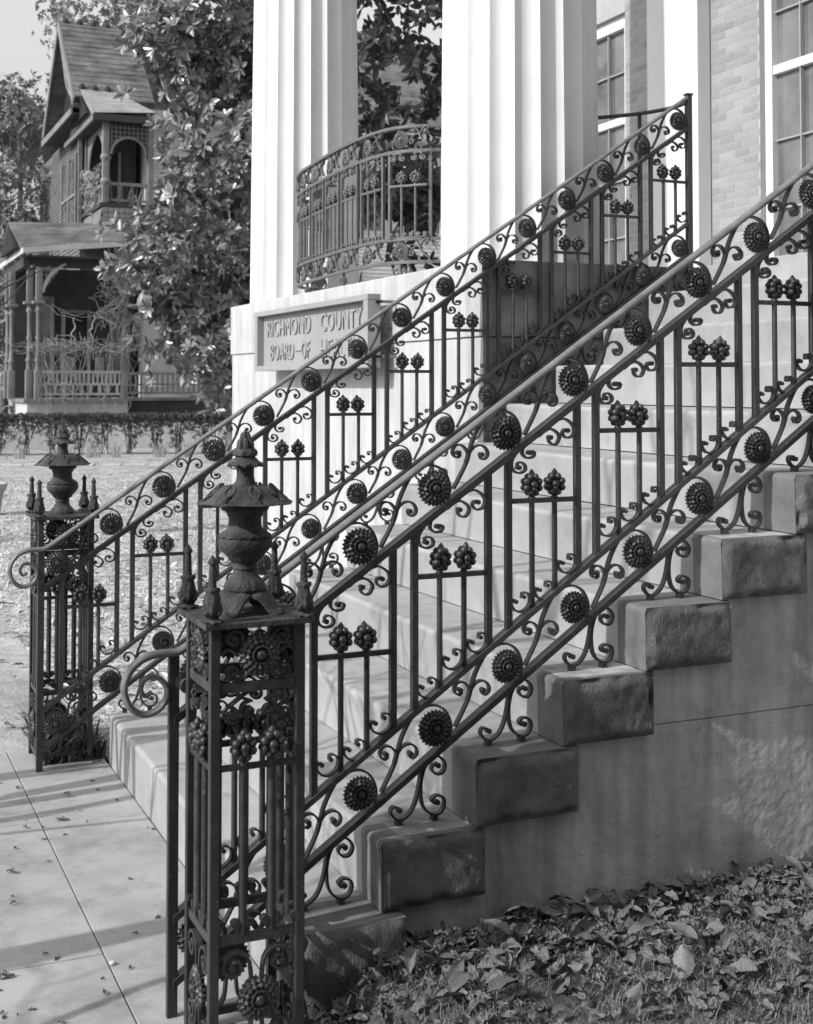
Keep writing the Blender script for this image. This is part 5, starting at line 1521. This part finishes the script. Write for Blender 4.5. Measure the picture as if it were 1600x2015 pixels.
# ------------------------------------------------------------------ hedge, edging, irises, stake, planter
hd = thing('hedge', 'low clipped leggy hedge along the far edge of the lawn', 'hedge', (5.5, 30, GZ))
rnd = random.Random(15); hm_ = MB()
for i in range(7600):
    x = rnd.uniform(-2.5, 9.4); z = 0.95-abs(rnd.gauss(0, 0.22)); y = 30+rnd.uniform(-0.35, 0.35)-(x-5.5)*0.25
    if z < 0.22+0.25*nz3(x, 3, 0, 2.4): continue
    zt_ = 0.90+0.07*nz3(x, 5, 0, 2.2)+rnd.gauss(0, 0.02)
    if z > zt_: z = zt_
    whorl(hm_, Vector((x-5.5, y-30, z-GZ)), (rand_dir(rnd)+Vector((0,0,0.5))).normalized(), 0.065, rnd, 5)
for cx in [-2.2+i*0.62 for i in range(19)]:
    cx += rnd.uniform(-0.15, 0.15)
    for j in range(70):
        q = rnd.random(); x = cx+rnd.gauss(0, 0.05+0.13*q); z = 0.04+0.5*q; y = 30-(cx-5.5)*0.25+rnd.gauss(0, 0.15)
        whorl(hm_, Vector((x-5.5, y-30, z-GZ)), (rand_dir(rnd)+Vector((0,0,0.5))).normalized(), 0.06, rnd, 5)
o = obj('foliage', hm_.raw('foliage', 'hedge'), hd); o['kind'] = 'stuff'
for cx in [-2.2+i*0.62 for i in range(19)]:
    st = MB()
    for j in range(6): st.tube([(cx+rnd.gauss(0, .05)-5.5, -(cx-5.5)*0.25+rnd.gauss(0, .05), 0.0), (cx+rnd.gauss(0, .12)-5.5, -(cx-5.5)*0.25+rnd.gauss(0, .1), 0.75)], 0.014, 4)
    part('stem', st, 'bark', hd)
gw = MB().box(-3.0, 10.0, 32.9, 33.1, GZ-0.1, 0.62)
tag(obj('garden_wall', gw.mesh('garden_wall', 'siding')), 'low whitewashed wall behind the stems of the hedge', 'wall')
ed = MB()
e_o = thing('stone_edging', 'pale stone edging laid across the far lawn in front of the hedge', 'edging', (3.0, 25.6, GZ))
rnd = random.Random(4); em = [MB().bbox(-0.20-0.03*i, 0.22-0.02*i, -0.10, 0.10, -0.03, 0.018+0.012*i, 0.015).mesh('stone', 'edging') for i in range(3)]
for i in range(14):
    x = -0.9+0.5*i; obj('stone', rnd.choice(em), e_o, (x-0.6+rnd.uniform(-.04, .04), 0.6-(x-0.0)*0.42+rnd.uniform(-.07, .07), rnd.uniform(-0.012, 0.006)), -0.40+rnd.uniform(-.16, .16))
for i, (x, y) in enumerate(((2.2, 29.2), (3.0, 28.9), (3.9, 28.7), (4.7, 28.5), (5.2, 28.4), (6.2, 28.1), (6.9, 28.0), (7.6, 27.8))):
    b = MB(); rn = random.Random(i)
    for k in range(16):
        a = rn.uniform(0, 6.28); l = rn.uniform(0.05, 0.22); h = rn.uniform(0.22, 0.42)
        X, Y = rn.gauss(0, 0.10), rn.gauss(0, 0.07); o_ = len(b.v)
        b.v += [(X-0.016, Y, 0), (X+0.016, Y, 0), (X+l*0.4*math.cos(a)+0.016, Y+l*0.4*math.sin(a), h*0.65), (X+l*0.4*math.cos(a)-0.016, Y+l*0.4*math.sin(a), h*0.65), (X+l*math.cos(a), Y+l*math.sin(a), h)]
        b.f += [(o_, o_+1, o_+2, o_+3), (o_+3, o_+2, o_+4)]
    pl_ = obj('iris_plant', b.raw('iris_plant', 'iris'), None, (x, y, GZ-0.01)); tag(pl_, 'clump of pale strap leaves before the hedge, %s from the left' % ('leftmost', 'second', 'third', 'fourth', 'fifth', 'sixth', 'seventh', 'eighth')[i], 'plant', 'iris clumps in front of the hedge')
tag(obj('wooden_stake', MB().bbox(-0.025, 0.025, -0.02, 0.02, 0, 0.78, 0.005).mesh('wooden_stake', 'white'), None, (7.55, 27.6, GZ)), 'thin white stake standing in front of the hedge near the podium', 'stake')
pt = thing('stone_planter', 'pale stone planter on the lawn cut by the left edge of the photo', 'planter', (0.80, 15.0, GZ))
part('bowl', MB().lathe([(0.13, 0.0), (0.15, 0.05), (0.19, 0.30), (0.23, 0.36), (0.245, 0.42), (0.22, 0.43), (0.19, 0.38)], 24), 'planter', pt, smooth=40)
part('earth', MB().lathe([(0.185, 0.36), (0.05, 0.385), (0.0, 0.39)], 16), 'soil', pt)
for ob in bpy.data.objects:
    if ob.type == 'MESH' and ob.parent is None and 'kind' not in ob and 'label' not in ob: ob['kind'] = 'structure'
